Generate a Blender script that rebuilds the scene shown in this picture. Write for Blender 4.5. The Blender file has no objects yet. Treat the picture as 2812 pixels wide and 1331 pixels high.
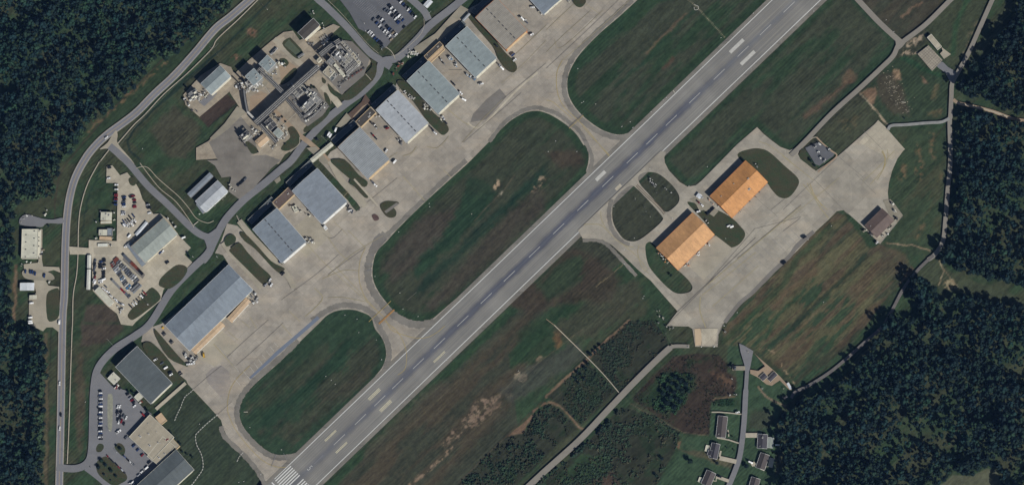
import bpy, bmesh, math, random
import numpy as np
from mathutils import Vector, Matrix
from mathutils.geometry import tessellate_polygon
random.seed(7); RNG = np.random.default_rng(11)
C = bpy.context.scene.collection
# ------------------------------------------------------------------ camera and pixel frame
DIST, TILT, AZ = 4200.0, math.radians(9), math.radians(157)
W_M, IW, IH = 1406.0, 2812.0, 1331.0
cdir = Vector((math.sin(AZ)*math.sin(TILT), math.cos(AZ)*math.sin(TILT), math.cos(TILT)))
CAM = cdir*DIST
fw = -cdir; rt = fw.cross(Vector((0,1,0))).normalized(); up = rt.cross(fw).normalized()
HT = (W_M/2)/DIST
def P(px, py, z=0.0):
    x = (px-IW/2)/(IW/2)*HT; y = -(py-IH/2)/(IW/2)*HT
    d = fw + rt*x + up*y
    t = (z-CAM.z)/d.z
    p = CAM + d*t
    return Vector((p.x, p.y, z))
cam = bpy.data.objects.new('camera', bpy.data.cameras.new('camera')); C.objects.link(cam)
M = Matrix((rt, up, -fw)).transposed().to_4x4(); M.translation = CAM
cam.matrix_world = M
cam.data.sensor_width = 36; cam.data.lens = 18/HT; cam.data.clip_end = 30000; cam.data.clip_start = 10
bpy.context.scene.camera = cam
REG = dict(a=(0,0,2.7083), b=(450,0,2.7083), c=(900,0,2.7083), d=(0,440,2.7083), e=(450,440,2.7083), f=(0,881,2.7083),
 g=(900,440,2.7083), h=(450,881,2.7083), i=(1000,881,2.7083), j=(1500,0,2.7083), k=(2212,0,2.7083), l=(1600,340,2.7083),
 m=(2150,340,2.7083), n=(1500,881,2.7083), o=(2212,881,2.7083), p=(1750,700,2.7083), q=(1900,1050,4.339), D=(0,0,.9157),
 R=(940,0,7.171), Y=(280,440,6.094), T=(230,690,7.17), L=(250,1060,4.5), U=(640,160,4.354), V=(860,90,7.17), N=(0,0,1))
def G(s):
    """'e 1,2 3,4 f 5,6' -> native pixel points, coordinates read off enlarged regions of the photograph"""
    out = []; r = REG['N']
    for t in s.split():
        if t in REG: r = REG[t]
        else:
            x, y = t.split(','); out.append((r[0]+float(x)/r[2], r[1]+float(y)/r[2]))
    return out
def sm(pts, closed=True, n=6):
    m = len(pts); out = []
    for k in range(m if closed else m-1):
        g = (lambda q: pts[q % m]) if closed else (lambda q: pts[min(max(q,0),m-1)])
        p0,p1,p2,p3 = g(k-1),g(k),g(k+1),g(k+2)
        for s in range(n):
            t = s/n; t2=t*t; t3=t2*t
            out.append(tuple(.5*((2*p1[i])+(-p0[i]+p2[i])*t+(2*p0[i]-5*p1[i]+4*p2[i]-p3[i])*t2+(-p0[i]+3*p1[i]-3*p2[i]+p3[i])*t3) for i in (0,1)))
    if not closed: out.append(pts[-1])
    return out
# ------------------------------------------------------------------ materials
K = 1.0
def lin(c): c/=255; return c/12.92 if c <= .04045 else ((c+.055)/1.055)**2.4
def col(r, g, b, k=K): return (min(lin(r)/k,.9), min(lin(g)/k,.9), min(lin(b)/k,.9), 1)
def node(nt, typ, **kw):
    n = nt.nodes.new(typ)
    for k_, v in kw.items():
        if k_.startswith('i_'):
            key = k_[2:]; n.inputs[int(key) if key.isdigit() else key.replace('_',' ')].default_value = v
        else: setattr(n, k_, v)
    return n
def newmat(name):
    m = bpy.data.materials.new(name); m.use_nodes = True; nt = m.node_tree
    b = nt.nodes['Principled BSDF']; b.inputs['Specular IOR Level'].default_value = .25
    return m, nt, b
def mathn(nt, op, a, b=None, c=None):
    n = nt.nodes.new('ShaderNodeMath'); n.operation = op
    for i, v in enumerate((a,b,c)):
        if v is None: continue
        if isinstance(v,(int,float)): n.inputs[i].default_value = v
        else: nt.links.new(v, n.inputs[i])
    return n.outputs[0]
def noise(nt, vec, scale, detail=4, rough=.55):
    n = node(nt,'ShaderNodeTexNoise', i_Scale=scale, i_Detail=detail, i_Roughness=rough)
    if vec is not None: nt.links.new(vec, n.inputs['Vector'])
    return n.outputs['Fac']
def mapping(nt, vec, rot=0, scale=(1,1,1)):
    n = node(nt,'ShaderNodeMapping'); n.inputs['Rotation'].default_value=(0,0,rot); n.inputs['Scale'].default_value=scale
    nt.links.new(vec, n.inputs['Vector']); return n.outputs['Vector']
def mix(nt, fac, a, b, typ='MIX'):
    n = node(nt,'ShaderNodeMix', data_type='RGBA', blend_type=typ)
    for sock, v in ((n.inputs[0],fac),(n.inputs[6],a),(n.inputs[7],b)):
        if hasattr(v,'links'): nt.links.new(v, sock)
        else: sock.default_value = v
    return n.outputs[2]
def ramp(nt, fac, lo, hi, a=0.0, b=1.0):
    n = node(nt,'ShaderNodeMapRange'); n.inputs[1].default_value=lo; n.inputs[2].default_value=hi
    n.inputs[3].default_value=a; n.inputs[4].default_value=b; nt.links.new(fac,n.inputs[0]); return n.outputs[0]
def pos(nt): return nt.nodes.new('ShaderNodeNewGeometry').outputs['Position']
def objc(nt): return nt.nodes.new('ShaderNodeTexCoord').outputs['Object']
RW = math.radians(43.8)   # runway bearing above +X
def plain(name, c, var=.18, scale=.25, rough=.85, metal=0.0, second=None):
    m, nt, b = newmat(name); v = pos(nt)
    f = ramp(nt, noise(nt, v, scale, 5, .65), .3, .7)
    c2 = second or tuple(min(x*(1-var),1) for x in c[:3])+(1,)
    c1 = tuple(min(x*(1+var*.8),.95) for x in c[:3])+(1,)
    o = mix(nt, f, c2, c1)
    nt.links.new(o, b.inputs['Base Color']); b.inputs['Roughness'].default_value=rough; b.inputs['Metallic'].default_value=metal
    return m
def pavement(name, c, slab=0.0, var=.2, stain=.25, streak=.0, dark=(70,66,62), rot=RW, joint=.12, tan=None, sx=None):
    m, nt, b = newmat(name); v = pos(nt)
    base = tuple(c)
    f = ramp(nt, noise(nt, v, .035, 6, .68), .32, .68)
    t = col(*(tan or (170,156,134)))
    o = mix(nt, f, tuple(x*(1-var) for x in base[:3])+(1,), tuple(min(.9,x*(1+var*.6)) for x in base[:3])+(1,))
    f2 = ramp(nt, noise(nt, mapping(nt, v, -rot, (.35,1,1)), .05, 4, .6), .5, .75)
    o = mix(nt, mathn(nt,'MULTIPLY',f2,.5), o, t)
    if slab:
        vv = mapping(nt, v, -rot)
        for sz, am in ((slab, .09), (slab*3.0, .14)):
            br = node(nt,'ShaderNodeTexBrick', offset=0.0, squash=1.0)
            br.inputs['Scale'].default_value=1; br.inputs['Brick Width'].default_value=sz*(1 if sz==slab else 2.3); br.inputs['Row Height'].default_value=sz
            br.inputs['Mortar Size'].default_value=.15 if sz==slab else .2; br.inputs['Mortar Smooth'].default_value=.4
            br.inputs['Color1'].default_value=(1-am,)*3+(1,); br.inputs['Color2'].default_value=(1+am*.5,)*3+(1,)
            br.inputs['Mortar'].default_value=(1-joint*1.3,)*3+(1,)
            nt.links.new(vv, br.inputs['Vector'])
            o = mix(nt, 1.0, o, br.outputs['Color'], 'MULTIPLY')
    # dark oil and tyre stains, stretched along the runway direction, and fine grain
    f3 = ramp(nt, noise(nt, mapping(nt, v, -rot, (.22,1.1,1)), .11, 5, .7), .56, .74)
    o = mix(nt, mathn(nt,'MULTIPLY',f3,stain), o, col(*dark))
    f4 = ramp(nt, noise(nt, mapping(nt, v, -rot-.25, (1.0,.12,1)), .22, 4, .7), .6, .72)
    o = mix(nt, mathn(nt,'MULTIPLY',f4,stain*.6), o, tuple(min(.8,x*1.35) for x in base[:3])+(1,))
    f6 = ramp(nt, noise(nt, v, 1.1, 3, .8), .25, .75, .84, 1.14)
    o = mix(nt, 1.0, o, f6, 'MULTIPLY')
    nt.links.new(o, b.inputs['Base Color']); b.inputs['Roughness'].default_value=.9
    return m
def roofmat(name, c, rib=.9, ribamt=.12, var=.12, rough=.55, metal=0.0, streaks=.2, panel=0.0):
    m, nt, b = newmat(name); v = objc(nt)
    f = ramp(nt, noise(nt, v, .06, 5, .65), .3, .7)
    o = mix(nt, f, tuple(x*(1-var) for x in c[:3])+(1,), tuple(min(.95,x*(1+var)) for x in c[:3])+(1,))
    w = node(nt,'ShaderNodeTexWave', bands_direction='X', wave_profile='SIN'); w.inputs['Scale'].default_value=math.pi/10/ max(rib,.01)*1.0
    nt.links.new(v, w.inputs['Vector'])
    o = mix(nt, 1.0, o, ramp(nt, w.outputs['Fac'], .1,.9, 1-ribamt, 1+ribamt*.5), 'MULTIPLY')
    s = ramp(nt, noise(nt, mapping(nt, v, 0, (1,.1,1)), .5, 4, .7), .5, .75)
    o = mix(nt, mathn(nt,'MULTIPLY',s,streaks), o, tuple(x*.6 for x in c[:3])+(1,))
    sp=node(nt,'ShaderNodeSeparateXYZ'); nt.links.new(v,sp.inputs[0]); cb=node(nt,'ShaderNodeCombineXYZ')
    nt.links.new(mathn(nt,'FLOOR',mathn(nt,'DIVIDE',sp.outputs[0],2.7)),cb.inputs[0]); nt.links.new(mathn(nt,'FLOOR',mathn(nt,'DIVIDE',sp.outputs[1],7.3)),cb.inputs[1])
    wn=node(nt,'ShaderNodeTexWhiteNoise',noise_dimensions='3D'); nt.links.new(cb.outputs[0],wn.inputs['Vector'])
    if streaks>.12: o = mix(nt, 1.0, o, ramp(nt, wn.outputs['Value'],0,1,.9,1.06),'MULTIPLY')
    s2 = ramp(nt, noise(nt, v, .9, 3, .7), .3, .7, .9, 1.08)
    o = mix(nt, 1.0, o, s2, 'MULTIPLY')
    nt.links.new(o, b.inputs['Base Color']); b.inputs['Roughness'].default_value=rough; b.inputs['Metallic'].default_value=metal
    return m
MT = {}
MT['concrete'] = pavement('concrete_slabs', col(150,143,130), slab=6.2, stain=.42, var=.26, dark=(100,92,84))
MT['concrete_east'] = pavement('concrete_slabs_east', col(150,144,130), slab=7.5, stain=.4, joint=.12, var=.24, dark=(100,94,86))
MT['concrete_pale'] = pavement('pale_concrete', col(168,160,141), slab=5, stain=.25, joint=.12)
MT['works_slab'] = pavement('stained_works_slab', col(150,140,122), slab=4, stain=.6, var=.3, joint=.1, tan=(128,112,92), dark=(84,78,70))
MT['concrete_lane'] = pavement('worn_concrete_lane', col(150,143,126), slab=0, stain=.25)
MT['asphalt'] = pavement('grey_asphalt', col(110,110,111), stain=.2, var=.1, tan=(126,124,122))
MT['asphalt_dark'] = pavement('dark_asphalt', col(90,91,93), stain=.25, var=.12, tan=(110,108,110), dark=(72,72,78))
MT['asphalt_old'] = pavement('old_asphalt', col(112,108,101), stain=.35, var=.16, tan=(100,92,82))
MT['shoulder'] = pavement('weathered_shoulder', col(116,112,103), stain=.7, var=.28, tan=(104,98,88), dark=(58,54,52))
MT['bluish'] = pavement('bluish_asphalt_strip', col(102,110,122), stain=.2, var=.08, tan=(108,114,122))
MT['gravel'] = pavement('gravel', col(132,126,110), stain=.3, var=.2)
MT['faint'] = pavement('oily_concrete', col(132,126,118), stain=.5, var=.22, dark=(100,94,90))
MT['dirt'] = pavement('tan_dirt', col(146,128,106), stain=.3, var=.2, tan=(140,120,100))
MT['dirt_brown'] = pavement('brown_dirt', col(88,72,60), stain=.3, var=.22, tan=(104,84,68))
MT['mud'] = pavement('bare_mud', col(116,111,102), stain=.45, var=.25, tan=(96,88,80))
MT['pale_path'] = plain('pale_path', col(160,152,134), .15)
MT['road'] = pavement('road_asphalt', col(112,112,116), stain=.15, var=.08, tan=(114,112,110))
MT['roadeast'] = pavement('country_road', col(124,119,109), stain=.15, var=.08, tan=(116,110,102))
MT['yellow'] = plain('worn_yellow_paint', col(150,134,84), .15)
MT['yellow_pale'] = plain('faded_yellow_paint', col(143,134,104), .1)
MT['white_paint'] = plain('white_paint', col(196,196,190), .25, 1.5)
MT['white_worn'] = plain('worn_white_paint', col(172,170,162), .15)
MT['line_dark'] = plain('dark_joint_sealant', col(108,103,95), .2)
MT['line_grey'] = plain('faded_line', col(122,122,124), .1)
MT['white'] = plain('white_metal', col(205,205,200), .1, rough=.5)
MT['cream'] = plain('cream_panel', col(190,186,168), .12)
MT['tan_wall'] = plain('tan_wall', col(182,160,126), .12)
MT['dark'] = plain('dark_opening', (.02,.022,.028,1), .2)
MT['glass'] = plain('dark_glass', (.02,.025,.035,1), .2, rough=.12)
MT['steel'] = plain('grey_steel', col(120,120,118), .25, .8, rough=.5, metal=.2)
MT['steel_dark'] = plain('dark_steel', col(66,66,66), .3, .8, rough=.6)
MT['steel_light'] = plain('galvanised_pipe', col(175,172,164), .2, .8, rough=.45)
MT['rust'] = plain('rusty_red_steel', col(110,58,44), .3, .8)
MT['wood'] = plain('weathered_timber', col(92,80,66), .25, .8)
MT['orange_wall'] = plain('orange_wall', col(178,112,62), .12, .5)
MT['metal_wall'] = plain('grey_metal_wall', col(128,128,124), .12, .5)
MT['brown_wall'] = plain('brown_wall', col(112,96,84), .12, .5)
MT['blue'] = plain('blue_paint', col(60,110,150), .1, rough=.4)
MT['tyre'] = plain('tyre_rubber', (.015,.015,.016,1), .1)
CARC = dict(white=(225,225,222), silver=(150,152,156), grey=(84,88,94), black=(26,27,30), blue=(38,56,96), red=(118,28,30), tan=(150,136,112), green=(40,62,52), yellow=(190,150,50))
for k_, v_ in CARC.items():
    MT['car_'+k_] = plain(k_+'_car_paint', col(*v_), .05, rough=.3)
# ------------------------------------------------------------------ mesh helpers
def link(name, me, parent=None, mats=()):
    o = bpy.data.objects.new(name, me); C.objects.link(o)
    for m in mats:
        me.materials.append(MT[m] if isinstance(m, str) else m)
    if parent is not None: o.parent = parent
    return o
def tag(o, label=None, cat=None, group=None, kind=None):
    if label: o['label'] = label
    if cat: o['category'] = cat
    if group: o['group'] = group
    if kind: o['kind'] = kind
    return o
def empty(name, loc, rz, label, cat, group=None):
    o = bpy.data.objects.new(name, None); C.objects.link(o); o.location = loc; o.rotation_euler = (0,0,rz)
    o.empty_display_size = 2
    return tag(o, label, cat, group)
class MB:
    def __init__(s): s.v=[]; s.f=[]; s.mi=[]
    def add(s, vs, fs, mi=0):
        n=len(s.v); s.v += [tuple(x) for x in vs]; s.f += [tuple(i+n for i in f) for f in fs]; s.mi += [mi]*len(fs)
    def box(s, x0,x1,y0,y1,z0,z1, mi=0, rz=0, c=(0,0)):
        vs=[(x0,y0,z0),(x1,y0,z0),(x1,y1,z0),(x0,y1,z0),(x0,y0,z1),(x1,y0,z1),(x1,y1,z1),(x0,y1,z1)]
        if rz:
            ca,sa=math.cos(rz),math.sin(rz); vs=[(c[0]+x*ca-y*sa, c[1]+x*sa+y*ca, z) for x,y,z in vs]
        elif c!=(0,0): vs=[(x+c[0],y+c[1],z) for x,y,z in vs]
        s.add(vs,[(3,2,1,0),(4,5,6,7),(0,1,5,4),(1,2,6,5),(2,3,7,6),(3,0,4,7)],mi)
    def cyl(s, a, b, r, n=8, mi=0, r2=None):
        a=Vector(a); b=Vector(b); d=(b-a).normalized()
        u=d.cross(Vector((0,0,1))) if abs(d.z)<.9 else d.cross(Vector((1,0,0))); u.normalize(); w=d.cross(u)
        r2=r if r2 is None else r2; vs=[]
        for (p,rr) in ((a,r),(b,r2)):
            for k in range(n):
                t=2*math.pi*k/n; vs.append(p+(u*math.cos(t)+w*math.sin(t))*rr)
        s.add(vs,[(k,(k+1)%n,n+(k+1)%n,n+k) for k in range(n)]+[tuple(range(n-1,-1,-1)),tuple(range(n,2*n))],mi)
    def beam(s, a, b, w, h, mi=0):
        a=Vector(a); b=Vector(b); d=(b-a); L=d.length; d.normalize()
        u=Vector((-d.y,d.x,0)); u = u.normalized() if u.length>1e-4 else Vector((1,0,0)); v=d.cross(u)
        vs=[p+u*(i*w/2)+v*(j*h/2) for p in (a,b) for i,j in ((-1,-1),(1,-1),(1,1),(-1,1))]
        s.add(vs,[(0,1,2,3),(7,6,5,4),(0,4,5,1),(1,5,6,2),(2,6,7,3),(3,7,4,0)],mi)
    def mesh(s, name):
        me=bpy.data.meshes.new(name); me.from_pydata(s.v,[],s.f); me.polygons.foreach_set('material_index', s.mi); me.update(); return me
    def build(s, name, mats, parent=None):
        if not isinstance(mats,(list,tuple)): mats=[mats]
        me = s.mesh(name)
        bm=bmesh.new(); bm.from_mesh(me); bmesh.ops.recalc_face_normals(bm, faces=bm.faces); bm.to_mesh(me); bm.free()
        return link(name, me, parent, mats)
ZL = [0.04]
def nz(): ZL[0]+=.008; return ZL[0]
def sheet(name, loops, mat, z=None, label=None):
    """flat paved or painted surface from pixel loops (outer, then holes)"""
    z = nz() if z is None else z
    L=[[P(x,y,z) for x,y in lp] for lp in loops]
    tris = tessellate_polygon(L); flat=[p for l in L for p in l]
    fs=[]
    for t in tris:
        a,b,c=(flat[i] for i in t)
        fs.append(t if (b-a).cross(c-a).z>0 else (t[0],t[2],t[1]))
    me=bpy.data.meshes.new(name); me.from_pydata(flat,[],fs); me.update()
    o=link(name, me, None, [mat]); o['kind']='structure'
    return o
def unfold(pts):
    """drop points that make a polyline double back on itself"""
    pts=list(pts); k=1
    while k < len(pts)-1:
        a,b,c=pts[k-1],pts[k],pts[k+1]
        if math.hypot(b[0]-a[0],b[1]-a[1])<1.0 or (b[0]-a[0])*(c[0]-b[0])+(b[1]-a[1])*(c[1]-b[1]) < -.15*math.hypot(b[0]-a[0],b[1]-a[1])*math.hypot(c[0]-b[0],c[1]-b[1]):
            pts.pop(k); k=max(1,k-1)
        else: k+=1
    return pts
def ribbon_pts(pts, w):
    n=len(pts); Lf=[]; Rt=[]
    for k in range(n):
        a=pts[max(k-1,0)]; b=pts[min(k+1,n-1)]
        dx,dy=b[0]-a[0],b[1]-a[1]; l=math.hypot(dx,dy) or 1
        ww = w[k] if isinstance(w,(list,tuple)) else w
        nx,ny=-dy/l*ww/2,dx/l*ww/2
        Lf.append((pts[k][0]+nx,pts[k][1]+ny)); Rt.append((pts[k][0]-nx,pts[k][1]-ny))
    return Lf,Rt
def strip(name, pts, w, mat, z=None, smooth=True, dash=None):
    """ribbons along pixel polylines; pts may be a list of polylines; w in pixels"""
    z = nz() if z is None else z
    if pts and isinstance(pts[0], tuple): pts=[pts]
    mb=MB()
    for pl in pts:
        pl = unfold(pl) if len(pl)<60 else pl
        q = sm(pl, False, 8) if smooth and len(pl)>2 else pl
        if dash:
            # resample and cut into dashes
            segs=[]; acc=0; cur=[q[0]]; on=True
            for a,b in zip(q,q[1:]):
                L=math.hypot(b[0]-a[0],b[1]-a[1]); t=0
                while L-t > (dash[0] if on else dash[1])-acc:
                    t += (dash[0] if on else dash[1])-acc; acc=0
                    pnt=(a[0]+(b[0]-a[0])*t/L, a[1]+(b[1]-a[1])*t/L)
                    if on: segs.append(cur+[pnt])
                    cur=[pnt]; on=not on
                acc+=L-t
                if on: cur.append(b)
        else: segs=[q]
        for sg in segs:
            if len(sg)<2: continue
            A,B=ribbon_pts(sg,w); n=len(sg)
            mb.add([P(x,y,z) for x,y in A]+[P(x,y,z) for x,y in B],[(k,k+1,n+k+1,n+k) for k in range(n-1)])
    o = mb.build(name, mat); o['kind']='structure'
    me=o.data
    if len(me.polygons) and sum(p.normal.z for p in me.polygons)<0: me.flip_normals()
    return o
# runway frame: u along, v across (pixels), origin on the centreline
RU=(.7213,-.6926); RV=(.6926,.7213); RO=(931.9,1206.0)
def rp(u,v): return (RO[0]+RU[0]*u+RV[0]*v, RO[1]+RU[1]*u+RV[1]*v)
# ------------------------------------------------------------------ outlines shared by pavement and ground
HA = sm(G('h 1150,20 1000,165 860,305 700,445 615,535 575,600 560,680 580,765 640,850 720,928 800,980 880,995 980,978 1060,935 1200,800 1350,665 1500,525 1625,405 i 80,415 130,350 160,275 160,200 130,120 80,55 e 1540,1165 1470,1128 1400,1110 1300,1115 1220,1148'), n=4)
HB = sm(G('g 1050,15 940,115 730,305 530,500 440,600 380,660 348,720 332,820 342,900 380,980 440,1060 500,1125 600,1180 690,1196 770,1180 835,1130 1000,985 1200,795 1400,600 1560,470 i 0,0')[:-1] + G('l 0,398 25,350 44,270 40,190 10,130 j 280,1082 225,1000 150,930 60,870 0,842 c 1560,826 1480,835 1400,872 1320,932 1180,1075'), n=4)
HC = sm(G('j 680,0 540,128 400,248 262,390 195,490 160,580 160,680 190,760 250,840 330,910 420,968 520,1000 600,993 680,950')+[rp(1290,-57), rp(1600,-57), rp(1900,-57), rp(2020,-57), rp(2020,-330)], n=4)[:-12]
# ------------------------------------------------------------------ numpy noise
def vnoise(x, y, scale, seed, octs=4, rough=.55):
    tot=np.zeros_like(x); amp=1; s=0
    for o in range(octs):
        r=np.random.default_rng(seed*97+o); T=r.random((256,256)); f=2**o/scale
        X=x*f+37.1*o+1000; Y=y*f+11.7*o+1000
        xi=np.floor(X).astype(int); yi=np.floor(Y).astype(int); fx=X-xi; fy=Y-yi
        fx=fx*fx*(3-2*fx); fy=fy*fy*(3-2*fy)
        a=T[xi%256,yi%256]; b=T[(xi+1)%256,yi%256]; c=T[xi%256,(yi+1)%256]; d=T[(xi+1)%256,(yi+1)%256]
        tot+=amp*((a*(1-fx)+b*fx)*(1-fy)+(c*(1-fx)+d*fx)*fy); s+=amp; amp*=rough
    return tot/s
def sdist(x, y, poly):
    """signed distance (negative inside) to polygon, pixel units"""
    pts=np.array(poly,float); d2=np.full(x.shape,1e18); ins=np.zeros(x.shape,bool)
    n=len(pts)
    for k in range(n):
        ax,ay=pts[k]; bx,by=pts[(k+1)%n]
        ex,ey=bx-ax,by-ay; L=ex*ex+ey*ey+1e-9
        t=np.clip(((x-ax)*ex+(y-ay)*ey)/L,0,1)
        d2=np.minimum(d2,(x-ax-t*ex)**2+(y-ay-t*ey)**2)
        c=((ay>y)!=(by>y)); 
        with np.errstate(divide='ignore',invalid='ignore'):
            ins^= c & (x < (bx-ax)*(y-ay)/((by-ay) or 1e-9)+ax)
    d=np.sqrt(d2); d[ins]*=-1
    return d
def ldist(x, y, line):
    pts=np.array(line,float); d2=np.full(x.shape,1e18)
    for k in range(len(pts)-1):
        ax,ay=pts[k]; bx,by=pts[k+1]; ex,ey=bx-ax,by-ay; L=ex*ex+ey*ey+1e-9
        t=np.clip(((x-ax)*ex+(y-ay)*ey)/L,0,1)
        d2=np.minimum(d2,(x-ax-t*ex)**2+(y-ay-t*ey)**2)
    return np.sqrt(d2)
def ss(t): t=np.clip(t,0,1); return t*t*(3-2*t)
# ------------------------------------------------------------------ ground sheet
xs=np.concatenate([[-9000,-4000,-1800,-1100],np.arange(-760,761,1.55),[1100,1800,4000,9000]])
ys=np.concatenate([[-9000,-4000,-1800,-800],np.arange(-400,401,1.55),[800,1800,4000,9000]])
GX,GY=np.meshgrid(xs,ys); nyy,nxx=GX.shape
wx=GX.ravel(); wy=GY.ravel()
# world -> pixel
rel=np.stack([wx,wy,np.zeros_like(wx)],1)-np.array(CAM)
dz=rel@np.array(fw); PX=IW/2+(rel@np.array(rt))/dz/HT*IW/2; PY=IH/2-(rel@np.array(up))/dz/HT*IW/2
U_=(PX-RO[0])*RU[0]+(PY-RO[1])*RU[1]; V_=(PX-RO[0])*RV[0]+(PY-RO[1])*RV[1]
def c3(r,g,b):
    l=.3*r+.59*g+.11*b; k=.32 if g>=r-2 else .27
    return np.array(col((r+(l-r)*k)*(.95 if g>=r-2 else 1), g+(l-g)*k+.5, b+(l-b)*k-3)[:3])
n1=vnoise(PX,PY,120,1,5); n2=vnoise(U_/4.5,V_,34,2,5,.6); n3=vnoise(PX,PY,22,3,4,.65); n4=vnoise(U_/9,V_,9,4,3,.6); n5=vnoise(PX,PY,9,5,3,.7)
GREEN=c3(44,62,40); DKG=c3(36,54,36); BROWN=c3(66,58,48); OLIVE=c3(62,66,46); RED=c3(88,66,52); DKBR=c3(54,47,41)
f=ss((n2*.7+n1*.3-.40)/.2)
COLR=GREEN[None]*(1-f[:,None])+c3(58,60,42)[None]*f[:,None]
f=ss((n3-.5)/.25)*.2; COLR=COLR*(1-f[:,None])+BROWN[None]*f[:,None]
WXp=(n3-.5)*26+(n5-.5)*10; WYp=(vnoise(PX,PY,22,8,4,.65)-.5)*26+(vnoise(PX,PY,9,9,3,.7)-.5)*10
def paint(poly, c, soft=6, warp=.4, amt=1.0, mod=None, inset=0, edge=None):
    global COLR
    a=np.array(poly); m=soft+30*warp+4
    sel=(PX>a[:,0].min()-m)&(PX<a[:,0].max()+m)&(PY>a[:,1].min()-m)&(PY<a[:,1].max()+m)
    x=PX[sel]+WXp[sel]*warp; y=PY[sel]+WYp[sel]*warp
    d=sdist(x,y,poly)+inset; w=ss(.5-d/soft)*amt
    if mod is not None: w=w*mod[sel]
    COLR[sel]=COLR[sel]*(1-w[:,None])+np.array(c)[None]*w[:,None]
def line(pl, w, c, soft=2, warp=.1, amt=1.0, mod=None):
    global COLR
    a=np.array(pl); m=w+soft+14
    sel=(PX>a[:,0].min()-m)&(PX<a[:,0].max()+m)&(PY>a[:,1].min()-m)&(PY<a[:,1].max()+m)
    d=ldist(PX[sel]+WXp[sel]*warp,PY[sel]+WYp[sel]*warp,pl)-w/2; k_=ss(.5-d/soft)*amt
    if mod is not None: k_=k_*mod[sel]
    COLR[sel]=COLR[sel]*(1-k_[:,None])+np.array(c)[None]*k_[:,None]
def ell(cx,cy,a,b,ang,n=20):
    t=math.radians(ang); return [(cx+a*math.cos(q)*math.cos(t)-b*math.sin(q)*math.sin(t), cy+a*math.cos(q)*math.sin(t)+b*math.sin(q)*math.cos(t)) for q in [2*math.pi*k/n for k in range(n)]]
def uvp(*uv): return [rp(u,v) for u,v in uv]
streak=ss((n2-.34)/.22); streak2=ss((n2-.5)/.14); spk=ss((n5*.6+n3*.4-.45)/.12)
# infield A
paint(HA, c3(40,58,40), 4, 0)
paint(HA, c3(62,56,47), 16, .5, .5, streak2, 18)
paint(G('h 620,640 800,480 1000,330 1200,160 1240,260 1000,470 760,640'), c3(62,56,44), 20, 1, .35)
paint(G('h 740,700 900,590 1200,330 1350,130 1400,150 1300,360 950,650 800,800 720,800'), c3(31,54,37), 16, .8, .85)
paint(G('h 860,860 1100,640 1350,450 1540,320 1540,400 1200,700 960,900'), c3(62,57,47), 16, .8, .45)
# infield B
paint(HB, c3(40,58,38), 4, 0)
paint(HB, c3(60,56,48), 14, .5, .55, ss((n2-.25)/.2), 20)
paint(G('g 640,760 900,480 1000,280 1050,120 1180,160 1250,250 1150,420 1000,560 850,700 740,820 660,860'), c3(32,56,38), 22, 1.1, .9)
paint(G('g 840,760 1000,620 1250,380 1480,160 1625,20 1625,110 1450,280 1200,520 1000,700 860,830 700,1000 640,990 700,900'), c3(28,50,38), 18, .9, .8)
paint(G('j 0,1000 c 1500,950 1400,1000 1625,1190 g 1200,100 1000,200 1140,280 1400,40'), c3(46,54,40), 30, 1, .5)
paint(ell(1480,505,26,12,-50), c3(146,122,100), 9, .8, .75, spk)
paint(ell(1365,507,8,14,20), c3(150,126,100), 6, .5, .9, spk)
line(G('g 1390,110 1300,240 1180,350 1090,450'), 2.4, c3(78,70,58), 3, .2, .8)
line(G('g 1625,120 1390,330 1000,640 760,830'), 1.5, c3(60,62,46), 3, .2, .5)
paint(ell(1375,533,9,4,-40), c3(150,140,120), 4, .4, .8, spk)
paint(G('j 0,1150 60,1130 200,1120 300,1180 280,1240 100,1240'), c3(64,52,44), 18, .8, .7)
paint(G('g 500,640 700,440 980,330 840,560 620,800 480,900 420,800'), c3(62,54,50), 26, 1.1, .7)
paint(G('g 1300,420 1560,200 1625,260 1625,380 1300,690 1000,960 800,1120 700,1080 960,820 1150,620'), c3(62,55,49), 24, 1, .7)
# infield C
paint(HC, c3(40,58,38), 4, 0)
paint(HC, c3(60,58,47), 14, .4, .75, ss((n2-.3)/.2), 22)
line(G('j 1040,110 950,190 850,290 740,400'), 5, c3(96,74,58), 8, .5, .7)
line(G('j 940,430 870,510'), 8, c3(84,54,46), 12, .6, .6)
line(G('j 1100,90 960,230 700,490 520,640'), 10, c3(34,54,37), 10, .5, .8)
paint(G('j 200,560 400,400 700,60 620,60 430,230 260,400 190,500'), c3(38,60,40), 10, .5, .8)
line(G('j 1060,0 1115,50 1200,140 1330,280'), 1.6, c3(132,124,100), 2, .15, .8)
# south-east side of the runway
SE=uvp((-330,57),(2020,57),(2020,330),(1500,330),(1120,215),(940,190),(500,150),(300,420),(-330,560))
paint(SE, c3(56,56,44), 4, 0)
paint(uvp((-330,95),(0,95),(400,100),(620,110),(620,200),(400,260),(0,280),(-330,300)), c3(66,58,46), 30, 1, .85, streak)
paint(uvp((-330,60),(600,60),(600,84),(-330,84)), c3(38,62,38), 12, .4, .85)
paint(uvp((560,130),(760,150),(740,230),(560,230),(480,180)), c3(36,58,36), 24, 1, .8)
paint(G('i 0,960 400,560 600,430 620,520 400,680 200,860 0,1050'), c3(68,62,52), 25, 1, .7)
paint(G('i 330,1219 480,1060 660,900 860,760 1040,600 1010,540 880,570 740,720 560,930 360,1140'), c3(120,98,82), 8, 1.1, .75, spk*ss((n2-.4)/.15))
line(G('i 340,1219 480,1110 660,940'), 6, c3(128,104,84), 8, .6, .8, spk)
paint(ell(1432,1038,22,14,0), c3(160,138,112), 8, 1.0, .95, spk)
paint(ell(1403,1080,12,6,-45), c3(128,112,90), 6, .8, .8, spk)
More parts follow.
